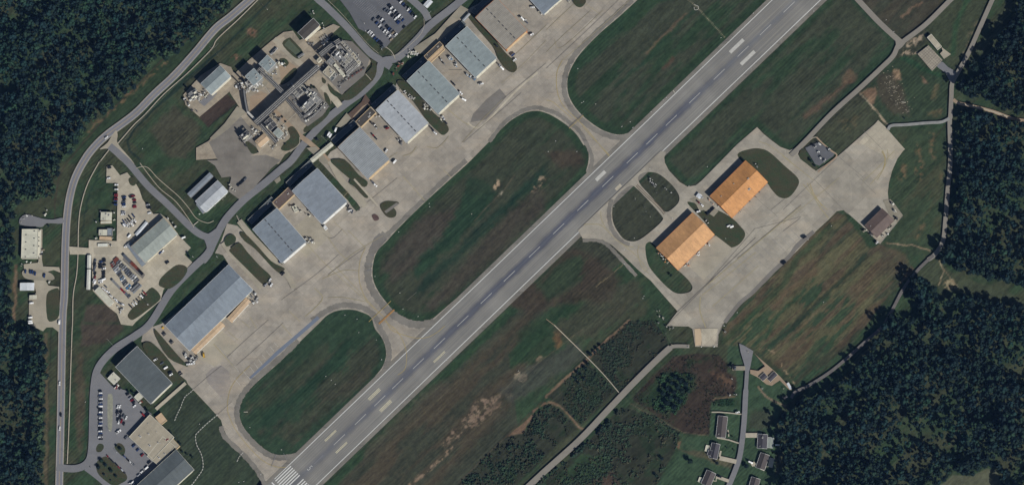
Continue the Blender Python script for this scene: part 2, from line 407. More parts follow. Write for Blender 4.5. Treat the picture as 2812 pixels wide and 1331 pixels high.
paint(ell(1480,984,8,5,-40), c3(118,100,78), 6, .6, .8)
paint(ell(1533,930,9,26,10), c3(110,76,48), 12, .9, .7)
paint(G('e 0,0 D 1230,700 1330,640 1440,625 1490,640 1560,700 1540,760 1420,760 1330,790 1270,760')[1:], c3(60,50,42), 25, 1, .8)
paint(G('D 1330,690 1420,640 1480,650 1460,720 1380,760'), c3(38,60,38), 22, 1, .7, streak)
paint(G('D 1250,980 1330,920 1450,860 1470,900 1380,960 1290,1010'), c3(62,60,54), 20, 1, .8)
paint(G('D 1390,820 1500,740 1600,700 1620,760 1500,840 1420,860'), c3(62,58,48), 16, 1, .6)
line(G('i 1625,60 1400,230 1100,450 900,640 700,800'), 1.6, c3(92,84,66), 3, .2, .6)
line(G('n 0,420 i 1420,30')[1:]+G('n 60,30 400,400'), 0.1, c3(90,80,60), 1, 0, .1)
# brown ditch tracks
line(G('n 620,0 400,190 300,290 70,500 0,560'), 9, c3(108,84,66), 3, .25, .9)
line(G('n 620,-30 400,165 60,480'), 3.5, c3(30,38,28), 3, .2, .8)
line(G('i 1320,600 1200,720 1060,850 1000,910 700,1200'), 3, c3(62,54,44), 3, .2, .9)
paint(G('i 1340,600 1180,760 1060,860 1090,850 1190,830 1210,770 1260,720 1250,660 1370,610'), c3(104,80,64), 3, .15, .95)
line(G('i 1370,600 1450,625 1530,700 1600,790 1625,800'), 6, c3(104,82,64), 3, .2, .95)
line(G('l 310,1040 100,1210'), 1.6, c3(112,98,74), 2, .2, .8)
# thickets: ground between the shrubs
TH1=G('n 620,0 800,0 880,110 910,160 830,240 640,440 540,520 330,290 420,180')
TH2=G('n 300,300 520,520 260,770 70,600 0,560 90,490')
TH3=G('i 1370,620 1450,660 1590,800 1480,880 1120,1219 700,1219 860,1060 950,960 1100,860 1200,830 1260,700')
TH4=G('n 560,640 800,700 1000,840 960,960 880,1100 830,1219 0,1219 0,1180 250,950')
TH5=G('n 940,260 1130,240 1280,250 1340,320 1350,380 1420,420 1410,500 1380,560 1250,560 1210,850 1000,820 850,720 640,580 700,500 900,310')
for t in (TH1,TH2,TH3,TH4): paint(t, c3(48,48,38), 4, .15, .97)
paint(G('n 240,1000 460,1000 490,1080 340,1180 100,1219 60,1180'), c3(46,68,42), 16, .9, .9)
paint(TH5, c3(54,44,38), 6, .3, .98)
for t in (TH1,TH2,TH3,TH4,TH5): paint(t, c3(36,50,32), 14, .9, .8, ss((n1*.5+n3*.5-.5)/.12), 8)
paint(G('n 780,520 820,420 960,380 1110,400 1110,480 1020,620 960,690 850,680 700,600'), c3(34,52,32), 14, .7, .9)
paint(G('n 1230,370 1300,380 1390,440 1370,490 1250,430'), c3(92,66,50), 12, .8, .7, spk)
paint(G('n 1240,585 1360,570 1400,585 1400,635 1240,640'), c3(34,56,34), 5, .2, .95)
line(G('n 1240,580 1400,560'), 5, c3(102,80,62), 4, .3, .8)
line(G('n 600,590 720,690 850,770 1000,850 1210,860'), 9, c3(50,64,42), 5, .2, .9)
line(G('n 620,610 740,680 860,750 1010,820 1200,850'), 1.8, c3(96,84,68), 2, .15, .8)
paint(G('n 330,1219 400,1150 500,1100 540,1219'), c3(70,54,46), 12, .8, .8)
paint(G('n 1010,870 1080,870 1120,920 1090,950 1000,960 970,930'), c3(112,82,62), 8, .6, .8, spk)
# village lawns
VIL=G('n 990,960 1010,860 1210,860 1225,600 1400,640 1440,640 1410,320 1360,330 1340,270 1380,100 D 2010,990 1960,1030 1950,1080 1950,1219 1650,1219')
paint(VIL, c3(50,70,48), 6, .2, .95)
paint(G('n 1000,960 1100,1000 1400,1110 1390,1060 1150,960'), c3(84,70,54), 8, .5, .6)
paint(G('q 700,330 940,330 1010,480 850,560 680,560'), c3(58,58,46), 18, .8, .8)
line(G('q 790,50 880,160 980,220 1110,275'), 5, c3(120,98,80), 3, .2, .8)
# east meadow with mown stripes
FM=G('m 400,650 470,690 600,870 640,930 720,900 900,960 D 2300,680 2220,760 2130,880 2010,985 p 1180,960 1060,850 870,690 640,660 640,570 710,440 1050,120 m 230,800')
paint(FM, c3(56,58,42), 6, .1)
paint(FM, c3(86,82,56), 8, .4, .7, ss((n2-.42)/.12))
paint(FM, c3(80,62,50), 8, .4, .6, ss((vnoise(U_/7,V_,22,41,3,.6)-.5)/.12))
paint(FM, c3(38,60,40), 8, .4, .85, ss((n4-.5)/.07)*ss((n1-.35)/.2))
line(G('p 1000,660 1200,500 1400,300 1625,90 m 620,960'), 9, c3(34,50,36), 7, .5, .8)
line(G('p 640,640 720,560 900,400 1100,200 m 100,1010 350,760'), 16, c3(44,62,38), 8, .4, .7)
line(G('p 1020,380 1200,200 1330,110'), 20, c3(92,66,52), 18, .9, .5, streak)
line(G('p 950,620 1010,480 1180,330 1250,260'), 10, c3(36,66,42), 10, .6, .8)
line(G('p 1010,720 1250,500 1450,330'), 10, c3(92,76,56), 10, .7, .6)
line(G('p 870,690 1010,715 1060,760 1080,830 1180,950'), 3, c3(140,116,88), 3, .6, .7, spk)
# east grass right of the apron
EG=G('m 800,570 830,400 900,200 780,40 1225,30 1245,300 1210,700 1190,880 1130,970 900,960 720,900 850,740 900,690')
paint(EG, c3(50,62,42), 6, .2)
for g_,w_ in (('m 900,330 890,400',16),('m 1020,290 1010,400',22),('m 1110,90 1120,250',12),('m 1000,160 1020,230',12),('m 1190,370 1170,430',5),('m 1050,760 1000,840',8)):
    line(G(g_), w_, c3(104,78,54), 14, .6, .65, spk)
paint(G('m 850,60 1200,60 1200,800 860,860'), c3(70,66,48), 40, 1.2, .5, streak2)
line(G('m 770,885 850,895 950,900 1030,920 1100,945'), 3, c3(128,106,84), 3, .3, .85)
paint(G('m 720,900 880,940 930,1100 700,1150'), c3(66,58,48), 25, 1, .6)
# north-east fields
NEF=uvp((1010,60),(2100,60))+G('k 380,0 670,290 680,400 400,640 0,1040 l 1600,170 1540,195 1470,170 1300,25 880,420 780,465 640,340 610,290')
paint(NEF, c3(42,60,40), 4, 0)
paint(NEF, c3(60,58,46), 16, .4, .75, ss((n2-.25)/.2), 16)
line(G('k 560,300 300,510 0,790'), 2, c3(40,44,34), 3, .2, .8)
line(G('k 0,860 150,740 330,600'), 12, c3(88,66,54), 14, .7, .7)
paint(ell(2330,212,14,22,40), c3(100,76,60), 14, .9, .6)
paint(G('k 400,0 860,0 1040,0 740,290 700,290'), c3(60,56,46), 14, .4, .9, streak)
line(G('k 860,10 720,130'), 5, c3(112,86,68), 7, .6, .7)
KF=G('k 880,210 1080,0 1390,0 1210,400 1120,530 1020,440 1080,400 930,250')
paint(KF, c3(58,62,44), 8, .2); line(G('k 1200,0 1120,180 1090,400'), 14, c3(40,68,42), 12, .4, .8); line(G('k 1280,180 1180,400'), 14, c3(100,84,66), 14, .6, .5, spk)
KG=G('k 410,700 650,440 840,400 940,530 1060,600 1065,890 620,940')
paint(KG, c3(48,60,42), 6, .1)
paint(G('k 690,420 800,270 880,215 870,280 830,400'), c3(140,122,102), 6, .7, .85, spk)
paint(G('k 410,700 520,640 540,700 500,780'), c3(122,92,72), 8, .6, .8)
paint(G('k 650,520 700,520 710,590 660,590'), c3(134,106,80), 7, .6, .9)
paint(G('k 850,560 910,620 870,620'), c3(112,84,68), 8, .6, .8)
paint(G('k 540,560 680,540 760,760 780,860 640,850 540,720'), c3(66,58,48), 16, .8, .8)
line(G('k 980,640 960,720'), 12, c3(92,78,54), 12, .8, .6); line(G('k 1000,820 920,860'), 9, c3(96,80,56), 10, .8, .6)
line(G('k 720,430 900,520 1000,560'), 12, c3(34,66,42), 10, .5, .8)
line(G('k 405,700 500,790 620,940'), 4.5, c3(158,138,112), 2, .25, .95, spk*.5+.5)
paint(G('k 80,1000 400,710 600,930 400,1100 240,1150'), c3(62,62,46), 8, .3, .85)
paint(G('k 200,930 420,850 330,980'), c3(88,74,52), 16, 1, .6, spk)
# clearing between the eastern woods
paint(G('m 1150,1000 1250,1100 1450,1180 1625,1215 D 2575,760 2480,745 2400,735 2340,720 2300,690'), c3(60,64,46), 6, .2)
paint(G('m 1200,1150 1280,1160 1300,1219 1210,1219'), c3(138,122,92), 8, .8, .8, spk)
line(G('m 1160,1010 1195,1090 1160,1200'), 3, c3(134,118,92), 3, .3, .8); line(G('m 1190,1080 1290,1200'), 3, c3(124,106,80), 4, .3, .7)
paint(G('o 1000,1219 1100,1140 1230,1150 1350,1095 1430,1110 1450,1260 1000,1260'), c3(78,76,58), 4, .2)
# west: grass between the woods and the road
paint(G('a 1625,100 1200,420 850,780 600,1060 480,1219 590,1219 700,1060 1000,830 1625,180'), c3(44,58,38), 6, .2)
line(G('a 1625,105 1420,270 1200,450 1000,660 850,800 620,1060 490,1219 d 440,120 405,320 410,430'), 3.2, c3(58,50,42), 3, .15, .95)
line(G('a 1250,440 1000,680 800,850 620,1020'), 7, c3(104,80,58), 8, .9, .7, spk)
line(G('a 1625,385 1400,570 1180,780 1000,960 945,1045 965,1120 1040,1190'), 5, c3(30,44,40), 3, .2, .95)
line(G('b 800,0 390,405 0,760'), 4.5, c3(30,44,40), 3, .2, .95)
line(G('d 740,70 700,170 650,300 620,430 610,560'), 5, c3(30,46,38), 6, .6, .8)
paint(G('a 960,1050 1280,720 1420,850 1600,960 1560,1060 1440,1219 1200,1240'), c3(46,64,42), 14, .5, .8)
paint(G('a 1100,960 1300,780 1400,860 1500,950 1460,1080 1380,1180 1270,1180'), c3(66,60,50), 18, .8, .7)
paint(G('b 620,210 700,210 700,280 630,290'), c3(112,74,60), 12, 1, .6, spk); paint(ell(648,155,12,8,0), c3(124,80,66), 8, 1, .7, spk)
paint(G('b 265,865 530,760 480,700 370,740'), c3(64,50,46), 4, .2, .98); paint(G('b 260,875 460,700 545,760 330,945'), c3(60,48,44), 4, .2, .95)
line(G('b 545,770 330,945'), 2, c3(34,32,32), 2, .1, .9)
paint(G('f 605,0 600,190 760,170 880,100 920,60 900,0 d 620,1219 640,1080 820,1060 900,1219'), c3(66,56,50), 12, .5, .9)
paint(G('f 570,250 620,230 640,640 590,950 560,900'), c3(74,62,50), 14, .8, .7)
line(G('f 540,560 520,900'), 8, c3(42,62,40), 10, .4, .6); line(G('f 650,500 640,900 600,1030'), 8, c3(36,62,40), 8, .4, .8)
line(G('f 380,60 370,300 360,700 360,1219'), 2.5, c3(40,40,34), 3, .2, .9); line(G('f 340,100 345,500 345,1219'), 9, c3(86,72,54), 10, .6, .7)
line(G('d 115,790 105,1219'), 7, c3(110,84,66), 7, .5, .8)
line(G('f 515,0 505,700 490,960'), 2.6, c3(54,48,40), 3, .2, .8)
paint(G('f 1200,720 1625,900 1625,1219 1400,1219 1200,760'), c3(52,60,46), 20, .6, .6)
paint(G('h 0,480 150,470 400,720 700,1100 740,1219 0,1219'), c3(50,58,44), 8, .3, .8)
line(G('k 1500,0 1440,200 1330,350 1270,420 1160,560 m 1300,0 1230,170 1220,500'), 22, c3(58,64,46), 12, .3, .7)
# fine speckle of tone in the turf
g1=(vnoise(U_/3.0,V_,3.2,21,2,.8)-.5)*.6+(n5-.5)*.5+(n4-.5)*.7
COLR=np.clip(COLR*1.14*(1+g1[:,None]),.004,.9)
far=(np.abs(wx)>900)|(np.abs(wy)>500); COLR[far]=c3(46,58,40)
zz=(vnoise(wx,wy,60,31,3)-.5)*.5-.28
idx=np.arange(nyy*nxx).reshape(nyy,nxx)
fs=np.stack([idx[:-1,:-1],idx[:-1,1:],idx[1:,1:],idx[1:,:-1]],-1).reshape(-1,4)
def npmesh(name, co, faces):
    me=bpy.data.meshes.new(name); nf=len(faces); k=faces.shape[1]
    me.vertices.add(len(co)); me.vertices.foreach_set('co',np.ascontiguousarray(co,dtype=np.float32).ravel())
    me.loops.add(nf*k); me.loops.foreach_set('vertex_index',np.ascontiguousarray(faces,dtype=np.int32).ravel())
    me.polygons.add(nf); me.polygons.foreach_set('loop_start',np.arange(0,nf*k,k,dtype=np.int32))
    try: me.polygons.foreach_set('loop_total',np.full(nf,k,dtype=np.int32))
    except Exception: pass
    me.update(calc_edges=True); return me
def setcol(me, name, c):
    at=me.color_attributes.new(name,'FLOAT_COLOR','POINT'); a=np.ones((len(c),4),dtype=np.float32); a[:,:c.shape[1]]=c; at.data.foreach_set('color',a.ravel())
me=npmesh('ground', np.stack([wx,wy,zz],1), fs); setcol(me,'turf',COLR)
m, nt, b = newmat('turf_and_soil'); at=node(nt,'ShaderNodeAttribute',attribute_name='turf'); v=pos(nt)
vr=mapping(nt,v,-RW,(1,1,1))
w=node(nt,'ShaderNodeTexWave',bands_direction='Y',wave_profile='SIN'); w.inputs['Scale'].default_value=math.pi/10/4.2; w.inputs['Distortion'].default_value=1.2; w.inputs['Detail'].default_value=2; w.inputs['Detail Scale'].default_value=.6
nt.links.new(vr,w.inputs['Vector'])
amt=ramp(nt,noise(nt,v,.012,3,.5),.45,.6,0,1)
o=mix(nt,1,at.outputs['Color'],mix(nt,amt,(1,1,1,1),ramp(nt,w.outputs['Fac'],.1,.9,.86,1.1)),'MULTIPLY')
o=mix(nt,1,o,ramp(nt,noise(nt,v,.9,5,.8),.3,.7,.72,1.28),'MULTIPLY')
hue=ramp(nt,noise(nt,v,.25,4,.7),.35,.65,0,.22)
o=mix(nt,hue,o,mix(nt,1,o,(1.2,1.0,.88,1),'MULTIPLY'))
nt.links.new(o,b.inputs['Base Color']); b.inputs['Roughness'].default_value=1; b.inputs['Specular IOR Level'].default_value=0
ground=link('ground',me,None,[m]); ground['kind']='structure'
m2, nt, b = newmat('mown_grass'); v=pos(nt)
o=mix(nt,ramp(nt,noise(nt,v,.05,5,.65),.35,.65),col(50,64,44),col(66,66,50))
o=mix(nt,ramp(nt,noise(nt,v,.3,3,.7),.5,.8),o,col(70,62,48))
o=mix(nt,mathn(nt,'MULTIPLY',ramp(nt,noise(nt,mapping(nt,v,-RW,(.15,1,1)),.25,5,.7),.45,.7),.7),o,col(68,60,46))
o=mix(nt,1,o,ramp(nt,noise(nt,v,.9,5,.8),.3,.7,.6,1.4),'MULTIPLY')
nt.links.new(o,b.inputs['Base Color']); b.inputs['Roughness'].default_value=1; b.inputs['Specular IOR Level'].default_value=0
MT['grass']=m2
# ------------------------------------------------------------------ roads, aprons, taxiways, runway
APR = (G('h 760,1260 740,1140 620,1000 480,875 440,790 425,735 340,640 180,470 f 1385,440 1330,395 1240,270 1170,195 1110,152 1050,155 1062,95 1115,20 1140,40 1200,20')
  + G('e 470,860 480,770 440,705 410,695 380,690 430,590 470,470 545,485 600,540 700,650 780,740 860,835 880,770 665,510 820,355 800,320 930,200 960,200 1140,62 1370,300 1400,345 1430,378 1455,372 1460,350 1440,320 1190,40 1150,0')
  + G('c 0,1160 20,1130 75,1097 230,940 205,905 325,790 360,810 500,650 520,600 590,600 740,450 710,400 830,290 880,340 1030,195 1000,150 1060,60 1180,0 1180,-60')
  + [(1780,-40)] + HC[:-1][:0])
# close the apron along the runway line, island C cut out as a notch
apron_outer = APR + G('j 680,-30') + sm(G('j 680,0 540,128 400,248 262,390 195,490 160,580 160,680 190,760 250,840 330,910 420,968 520,1000 600,993 680,950'),False,4) + [rp(1300,-50), rp(-330,-50)]
sheet('concrete_apron', [apron_outer, HA, HB], 'concrete')
# dark weathered shoulders around the infield ends
def shoulder(pl, w, mat='shoulder'): 
    q=sm(unfold(pl) if len(pl)<60 else pl, False, 2); r_=random.Random(len(q)); ph=r_.random()*6
    strip('taxiway_shoulder', q, [w*(1+.13*math.sin(k*.9+ph)+.1*math.sin(k*2.3+ph*2)) for k in range(len(q))], mat, smooth=False)
shoulder(sm(G('h 1000,145 850,285 690,425 600,525 558,600 542,680 562,775 628,865 710,945 795,1000 880,1016 990,998'),False), 15)
shoulder(sm(G('e 1100,1190 1210,1118 1300,1080 1400,1078 1490,1100 1570,1160 i 118,55 156,120 182,200 182,280 150,370'),False), 15)
shoulder(sm(G('g 430,545 350,640 310,740 298,830 312,920 360,1010 420,1085 490,1150 590,1205 690,1222 790,1200'),False), 20)
shoulder(sm(G('g 1030,0 900,115 700,305 500,500 430,560'),False), 13)
shoulder(sm(G('c 1200,1055 1310,915 1400,850 1480,812 1560,800 j 10,820 80,845 170,910 250,980 300,1070 335,1150 l 68,290 40,360'),False), 11)
shoulder(sm(G('j 640,0 520,110 380,235 240,375 172,475 138,580 136,690 170,780 230,860 310,930 410,990 520,1022 620,1012'),False), 14)
shoulder(sm(G('h 755,1219 690,1105 590,990 455,860 425,780'),False), 13)
shoulder(sm(G('l 0,868 80,862 150,878 200,915 290,1010 400,1130'),False), 10)
# patches of other paving
strip('asphalt_patch', G('h 640,425 760,315 860,222 980,120 1090,25 1150,-28'), [6+4*min(1,k_/14) for k_ in range(80)], 'bluish')
sheet('asphalt_patch', [G('g 345,575 385,540 430,570 440,590 380,660 330,720 300,690')], 'asphalt_old')
sheet('asphalt_patch', [G('h 310,400 360,350 430,330 480,370 500,450 460,560 420,560 320,450')], 'faint')
sheet('paving_patch', [G('c 1060,910 1180,890 1330,720 1280,660 1180,740 1080,850')], 'asphalt_old')
sheet('paving_patch', [G('h 220,260 420,60 560,180 380,340')], 'concrete_lane')
sheet('paving_patch', [G('e 900,560 1080,400 1250,560 1060,720')], 'concrete_lane')
strip('concrete_kerb_lane', G('c 1040,910 1075,940 1120,950 1170,920 1320,760 1440,640 1560,540'), 5, 'concrete_pale')
# runway -------------------------------------------------------------
def rsheet(name, us, vs, mat):  # quad in runway frame
    return sheet(name, [[rp(us[0],vs[0]),rp(us[1],vs[0]),rp(us[1],vs[1]),rp(us[0],vs[1])]], mat)
rsheet('runway_shoulder', (-340,2030), (-57,58), 'shoulder')
# runway surface: its own frame so rubber deposits follow the centreline
m, nt, b = newmat('runway_surface'); v=objc(nt)
sx=node(nt,'ShaderNodeSeparateXYZ'); nt.links.new(v,sx.inputs[0]); X,Y=sx.outputs[0],sx.outputs[1]
f=ramp(nt,noise(nt,mapping(nt,v,0,(.2,1,1)),.05,6,.65),.32,.68)
o=mix(nt,f,col(112,111,106),col(128,126,119))
ln=ramp(nt,noise(nt,mapping(nt,v,0,(.012,1.6,1)),.55,3,.6),.4,.65)
o=mix(nt,mathn(nt,'MULTIPLY',ln,.5),o,col(96,93,90))
ln2=ramp(nt,noise(nt,mapping(nt,v,0,(.01,1.2,1)),.4,3,.6),.55,.7)
o=mix(nt,mathn(nt,'MULTIPLY',ln2,.5),o,col(146,142,130))
ay=mathn(nt,'ABSOLUTE',Y)
wob=mathn(nt,'MULTIPLY',mathn(nt,'SUBTRACT',noise(nt,mapping(nt,v,0,(.05,.05,1)),1.0,3,.6),.5),6)
core=ramp(nt,mathn(nt,'ADD',ay,wob),1.8,7.4,1,0)
xm=mathn(nt,'MULTIPLY',ramp(nt,X,-60,260,.35,1),ramp(nt,X,640,790,1,.12))
tex=ramp(nt,noise(nt,mapping(nt,v,0,(.06,1.5,1)),.5,4,.7),.25,.6,.6,1)
o=mix(nt,mathn(nt,'MULTIPLY',mathn(nt,'MULTIPLY',core,xm),mathn(nt,'MULTIPLY',tex,1.0)),o,col(52,54,70))
core2=ramp(nt,mathn(nt,'ADD',ay,wob),0,5,1,0)
o=mix(nt,mathn(nt,'MULTIPLY',mathn(nt,'MULTIPLY',core2,ramp(nt,X,-200,100,.2,.6)),tex),o,col(98,102,108))
seg=ramp(nt,noise(nt,mapping(nt,v,0,(1,.05,1)),.02,2,.5),.45,.6,.93,1.06)
o=mix(nt,1,o,seg,'MULTIPLY')
o=mix(nt,1,o,ramp(nt,noise(nt,v,1.0,4,.8),.3,.7,.9,1.1),'MULTIPLY')
jm=mathn(nt,'PINGPONG',Y,3.8); o=mix(nt,ramp(nt,jm,0,.35,.3,0),o,col(86,84,80))
nt.links.new(o,b.inputs['Base Color']); b.inputs['Roughness'].default_value=.9
z=nz(); A=P(*rp(0,0),z); B=P(*rp(1000,0),z); rz=math.atan2(B.y-A.y,B.x-A.x)
co=[P(*rp(u,v_),z) for u,v_ in ((-340,-47.5),(2030,-47.5),(2030,48),(-340,48))]
inv=Matrix.Rotation(-rz,3,'Z'); me=bpy.data.meshes.new('runway'); me.from_pydata([inv@(p-A) for p in co],[],[(3,2,1,0)]); me.update()
if me.polygons[0].normal.z<0: me.flip_normals()
r=link('runway',me,None,[m]); r.location=A; r.rotation_euler=(0,0,rz); r['kind']='structure'
strip('runway_edge_line', [[rp(-203,-45.5),rp(500,-45),rp(1220,-45),rp(2030,-47)],[rp(-203,46),rp(500,45),rp(1220,44.5),rp(2030,46)]], 1.6, 'white_paint', smooth=False)
cl=[0,80,154,222,301,381,470,559,647,743,835,927,1022,1115,1190,1264,1353,1446,1537,1622,1712,1800]
strip('runway_centreline', [[rp(u-21,0),rp(u+21,0)] for u in cl], 1.25, 'white_worn', smooth=False)
strip('runway_centreline', [[rp(-96,0),rp(-62,0)]], 1.0, 'line_grey', smooth=False)
strip('runway_threshold_marking', [[rp(-205,v_),rp(-146,v_)] for v_ in (-39.5,-32.5,-25.8,-19,-12.2,-5.4,10,17,24,31,38)], 2.9, 'white_paint', smooth=False)
strip('runway_threshold_bar', [[rp(-215,-44),rp(-215,44)]], 3, 'white_paint', smooth=False)
dz_=[]
for u0,v0,n_ in ((155,-23,3),(155.5,21.5,3),(-10,-24.6,2),(-11,19.8,2),(355,26.6,2)):
    for k_ in range(n_): dz_.append([rp(u0-21,v0+(k_-(n_-1)/2)*3.2),rp(u0+21,v0+(k_-(n_-1)/2)*3.2)])
strip('runway_touchdown_marking', dz_, 1.3, plain('cream_paint', col(200,192,160), .15), smooth=False)
strip('runway_aiming_marking', [[rp(1509,-22.6),rp(1560,-22.6)],[rp(1508,22),rp(1560,22)],[rp(1001,-24.8),rp(1036,-24.8)]], 9.5, 'white_worn', smooth=False)
rsheet('runway_repair_patch', (1022,1042), (27,36), 'concrete_pale')
# runway number 5, painted to be read by an aircraft landing north-east
zz5=nz()
fc=bpy.data.curves.new('runway_number','FONT'); fc.body='5'; fc.size=11; fc.offset=-.22; fc.align_x='CENTER'; fc.extrude=0; fc.resolution_u=3
fo=bpy.data.objects.new('runway_number',fc); C.objects.link(fo); fo.location=P(*rp(-121,0),zz5); fo.rotation_euler=(0,0,rz-math.pi/2); fo.scale=(.7,1.15,1)
fc.materials.append(MT['white_paint']); fo['kind']='structure'
# yellow taxi lines ---------------------------------------------------
Y_=[]
def yl(s, w=1.5, mat='yellow', dash=None): strip('taxi_line', G(s), w, mat, dash=dash)
yl('h 910,1085 840,1082 750,1045 650,955 550,830 495,730 472,640 490,520 540,430 640,330', 1.3)
yl('g 280,650 245,730 232,820 240,920 280,1020 350,1100 420,1170 450,1219 i 100,20 200,60 270,95 380,125 470,120 540,85 600,35', 1.3)
yl('i 150,0 230,60 280,130 310,210 315,290 300,360 250,400', 1.2)
yl('i 240,70 180,20 g 430,1190', .6)
yl('j 120,450 85,520 75,610 90,710 130,790 210,870 300,960 390,1070 470,1165', 1.4)
yl('j 120,450 260,330 420,190 600,20 630,-10', 1.1, 'yellow_pale')
yl('j 0,745 50,760 120,820 190,880', 1.2)
yl('c 1290,620 1450,480 1625,300', .8, 'yellow_pale')

for s,w_ in (('g 150,520 280,650',1),('g 0,570 80,680 160,750',1),('g 60,790 240,980 300,1060',1),('g 0,860 180,700 410,560',.8),('e 1120,950 1180,1020 1120,1100 1050,1160',1.3),
   ('e 1180,880 1330,820 1450,820',.9),('e 930,1120 1010,1195',1),('e 1050,600 1180,750 1420,970 1560,1100',.9),('g 0,1020 120,1020 280,1050',.9),('h 870,20 950,110',1),('h 370,170 550,370',1.2),
   ('h 480,80 550,140',.9),('h 580,0 640,50',.9),('h 640,-30 690,55',.9),('g 860,70 920,130',1),('g 560,120 720,300',1),('g 40,450 150,560',.7),('g 0,380 300,100 520,-60',.7),
   ('c 900,820 1000,900 1050,930',1),('c 1000,1060 1160,880 1300,740',.7),('c 560,1160 620,1140 660,1090',.9),('c 740,1090 810,1100 870,1050 900,1010',.8),('c 1250,520 1400,400 1625,190',.6),
   ('j 0,390 120,270 330,80',.6),('j 60,290 120,350 420,80',.6),('j 250,0 420,120',.7),('j 0,225 110,120 250,-10',.6)):
    strip('taxi_line', G(s), w_*1.5, 'yellow_pale')
# hold lines
strip('hold_line', G('j 170,955 280,855'), 2.2, 'yellow', smooth=False, dash=(3,1.5)); strip('hold_line', G('j 163,948 273,848'), 1.2, 'line_dark', smooth=False)
strip('hold_line', G('g 305,1200 470,1045'), 1.6, 'yellow', smooth=False); strip('hold_line', G('g 380,1215 495,1110'), 4.5, plain('ochre_paint',col(148,112,66),.2), smooth=False)
# expansion joints and cracks in the apron
for s in ('h 215,510 330,410 430,330','h 400,695 505,598','g 590,1040 660,980','c 900,520 1000,520','h 540,330 720,170 890,10','h 470,270 620,130 780,-10','h 610,395 680,440','h 560,375 570,382',
   'j 0,510 130,390 290,240 540,0','e 870,1040 1130,850 1300,700','c 1010,1060 1280,830 1440,690','c 1300,740 1625,470','g 0,850 280,650','g 200,390 520,130','g 380,640 470,560','e 1180,540 1250,580 1330,510'):
    strip('pavement_joint', G(s), .8, 'line_dark')
for s in ('h 820,160 850,190','h 790,190 820,225','h 760,220 790,255','h 730,250 760,285','h 700,280 730,320','h 670,310 700,350','h 640,340 670,380','h 520,420 570,480','h 590,370 640,430'):
    strip('pavement_joint', G(s), .8, 'white_worn', smooth=False)
strip('taxi_line', G('h 520,330 555,375'), 1.2, 'white_worn', smooth=False)
for s in ('h 300,120 350,90','h 400,180 550,370','h 800,1080 835,990','h 915,1030 890,980','g 290,770 340,770','g 290,820 335,815'): strip('faded_line', G(s), .9, 'line_grey', smooth=False)
# blast pad and oil stain by the middle hangars
sheet('grass_verge', [sm(G('g 390,330 430,305 480,305 530,315 490,345 510,380 505,415 470,428 435,415 400,370'),n=4)], 'grass')
sheet('asphalt_patch', [G('g 420,380 510,315 535,322 435,395')], 'asphalt_old')
sheet('oil_stain', [sm(G('g 330,410 350,400 375,415 380,440 350,450 335,430'),n=4)], plain('oil_stain',col(84,66,60),.35))
# east side -----------------------------------------------------------
EA = (G('l 620,210 607,250 612,290 640,345 720,432 780,467 842,457 885,422 1000,305 1150,152 1297,25 1345,75 1400,120 1470,172 1540,197 1600,172')
 + G('m 120,205 112,225 130,262 245,350 400,248 480,180 590,82 690,-5 k 540,893 600,950 660,1020 740,1110 m 905,187 850,262 812,350 788,440 780,510 785,560 815,575 893,680 850,735 722,893 590,760 500,680 450,642 400,650 340,712 230,812 120,930')
 + G('p 1050,100 950,205 850,290 700,430 640,512 605,590 598,682 430,680 420,610 410,548 380,530 215,527 300,418 200,305 100,190 0,105')
 + G('l 300,975 215,900 150,862 80,850 0,852')
 + [rp(870,40), rp(1185,40)])
D1 = sm(G('l 225,600 245,550 290,500 350,462 390,470 480,560 585,680 590,722 500,805 420,862 360,873 300,850 240,765 220,690'),n=4)
D2 = sm(G('l 412,402 430,375 480,358 560,370 640,430 700,500 720,560 690,612 620,655 560,600 500,530 430,452'),n=4)
E1 = sm(G('l 1150,230 1250,186 1330,186 1395,215 1500,310 1598,400 1602,460 1535,545 1462,545 1400,482 1370,440 1240,330'),n=4)
E2 = sm(G('l 780,590 840,590 1000,640 1110,700 1190,780 1208,830 1170,890 1115,918 1068,908 980,830 900,720'),n=4)
E3 = sm(G('l 466,920 480,885 520,885 620,1000 720,1100 p 300,110 375,180 410,238 385,275 300,285 230,245 120,130 75,50'),n=4)
sheet('concrete_apron', [EA, D1, D2, E3], 'concrete_east')
shoulder(sm(G('l 218,560 196,640 200,720 222,790 290,875 350,898'),False), 12)
strip('grass_path', G('l 400,455 480,535 560,610 610,670'), 7, 'dirt_brown')
strip('grass_path', G('l 400,455 480,535 560,610 610,670'), 4, 'gravel')
sheet('grass_verge',[E1],'grass'); sheet('grass_verge',[E2],'grass')
sheet('grass_verge',[sm(G('m 128,205 140,195 190,250 240,310 262,330 240,345 180,300 120,240'),n=3)],'grass')
sheet('concrete_patch', [G('k 540,893 600,950 660,1020 740,1110 640,1190 400,1060')], 'concrete_pale')
sheet('concrete_patch', [G('l 1440,500 1560,580 1200,900 1090,800 1230,620')][:0] or [G('l 850,960 990,830 1120,930 900,1160 790,1060')], 'concrete_lane')
strip('apron_edge_paving', G('m 230,800 110,900 0,1010 p 1130,10 990,140 860,275 760,360 650,500'), 11, 'asphalt_old')
strip('apron_edge_crack', G('m 240,805 120,915 0,1035 p 1148,0 1050,98 950,203 850,288 700,430 640,512 603,590 598,680'), 1.6, 'line_dark')
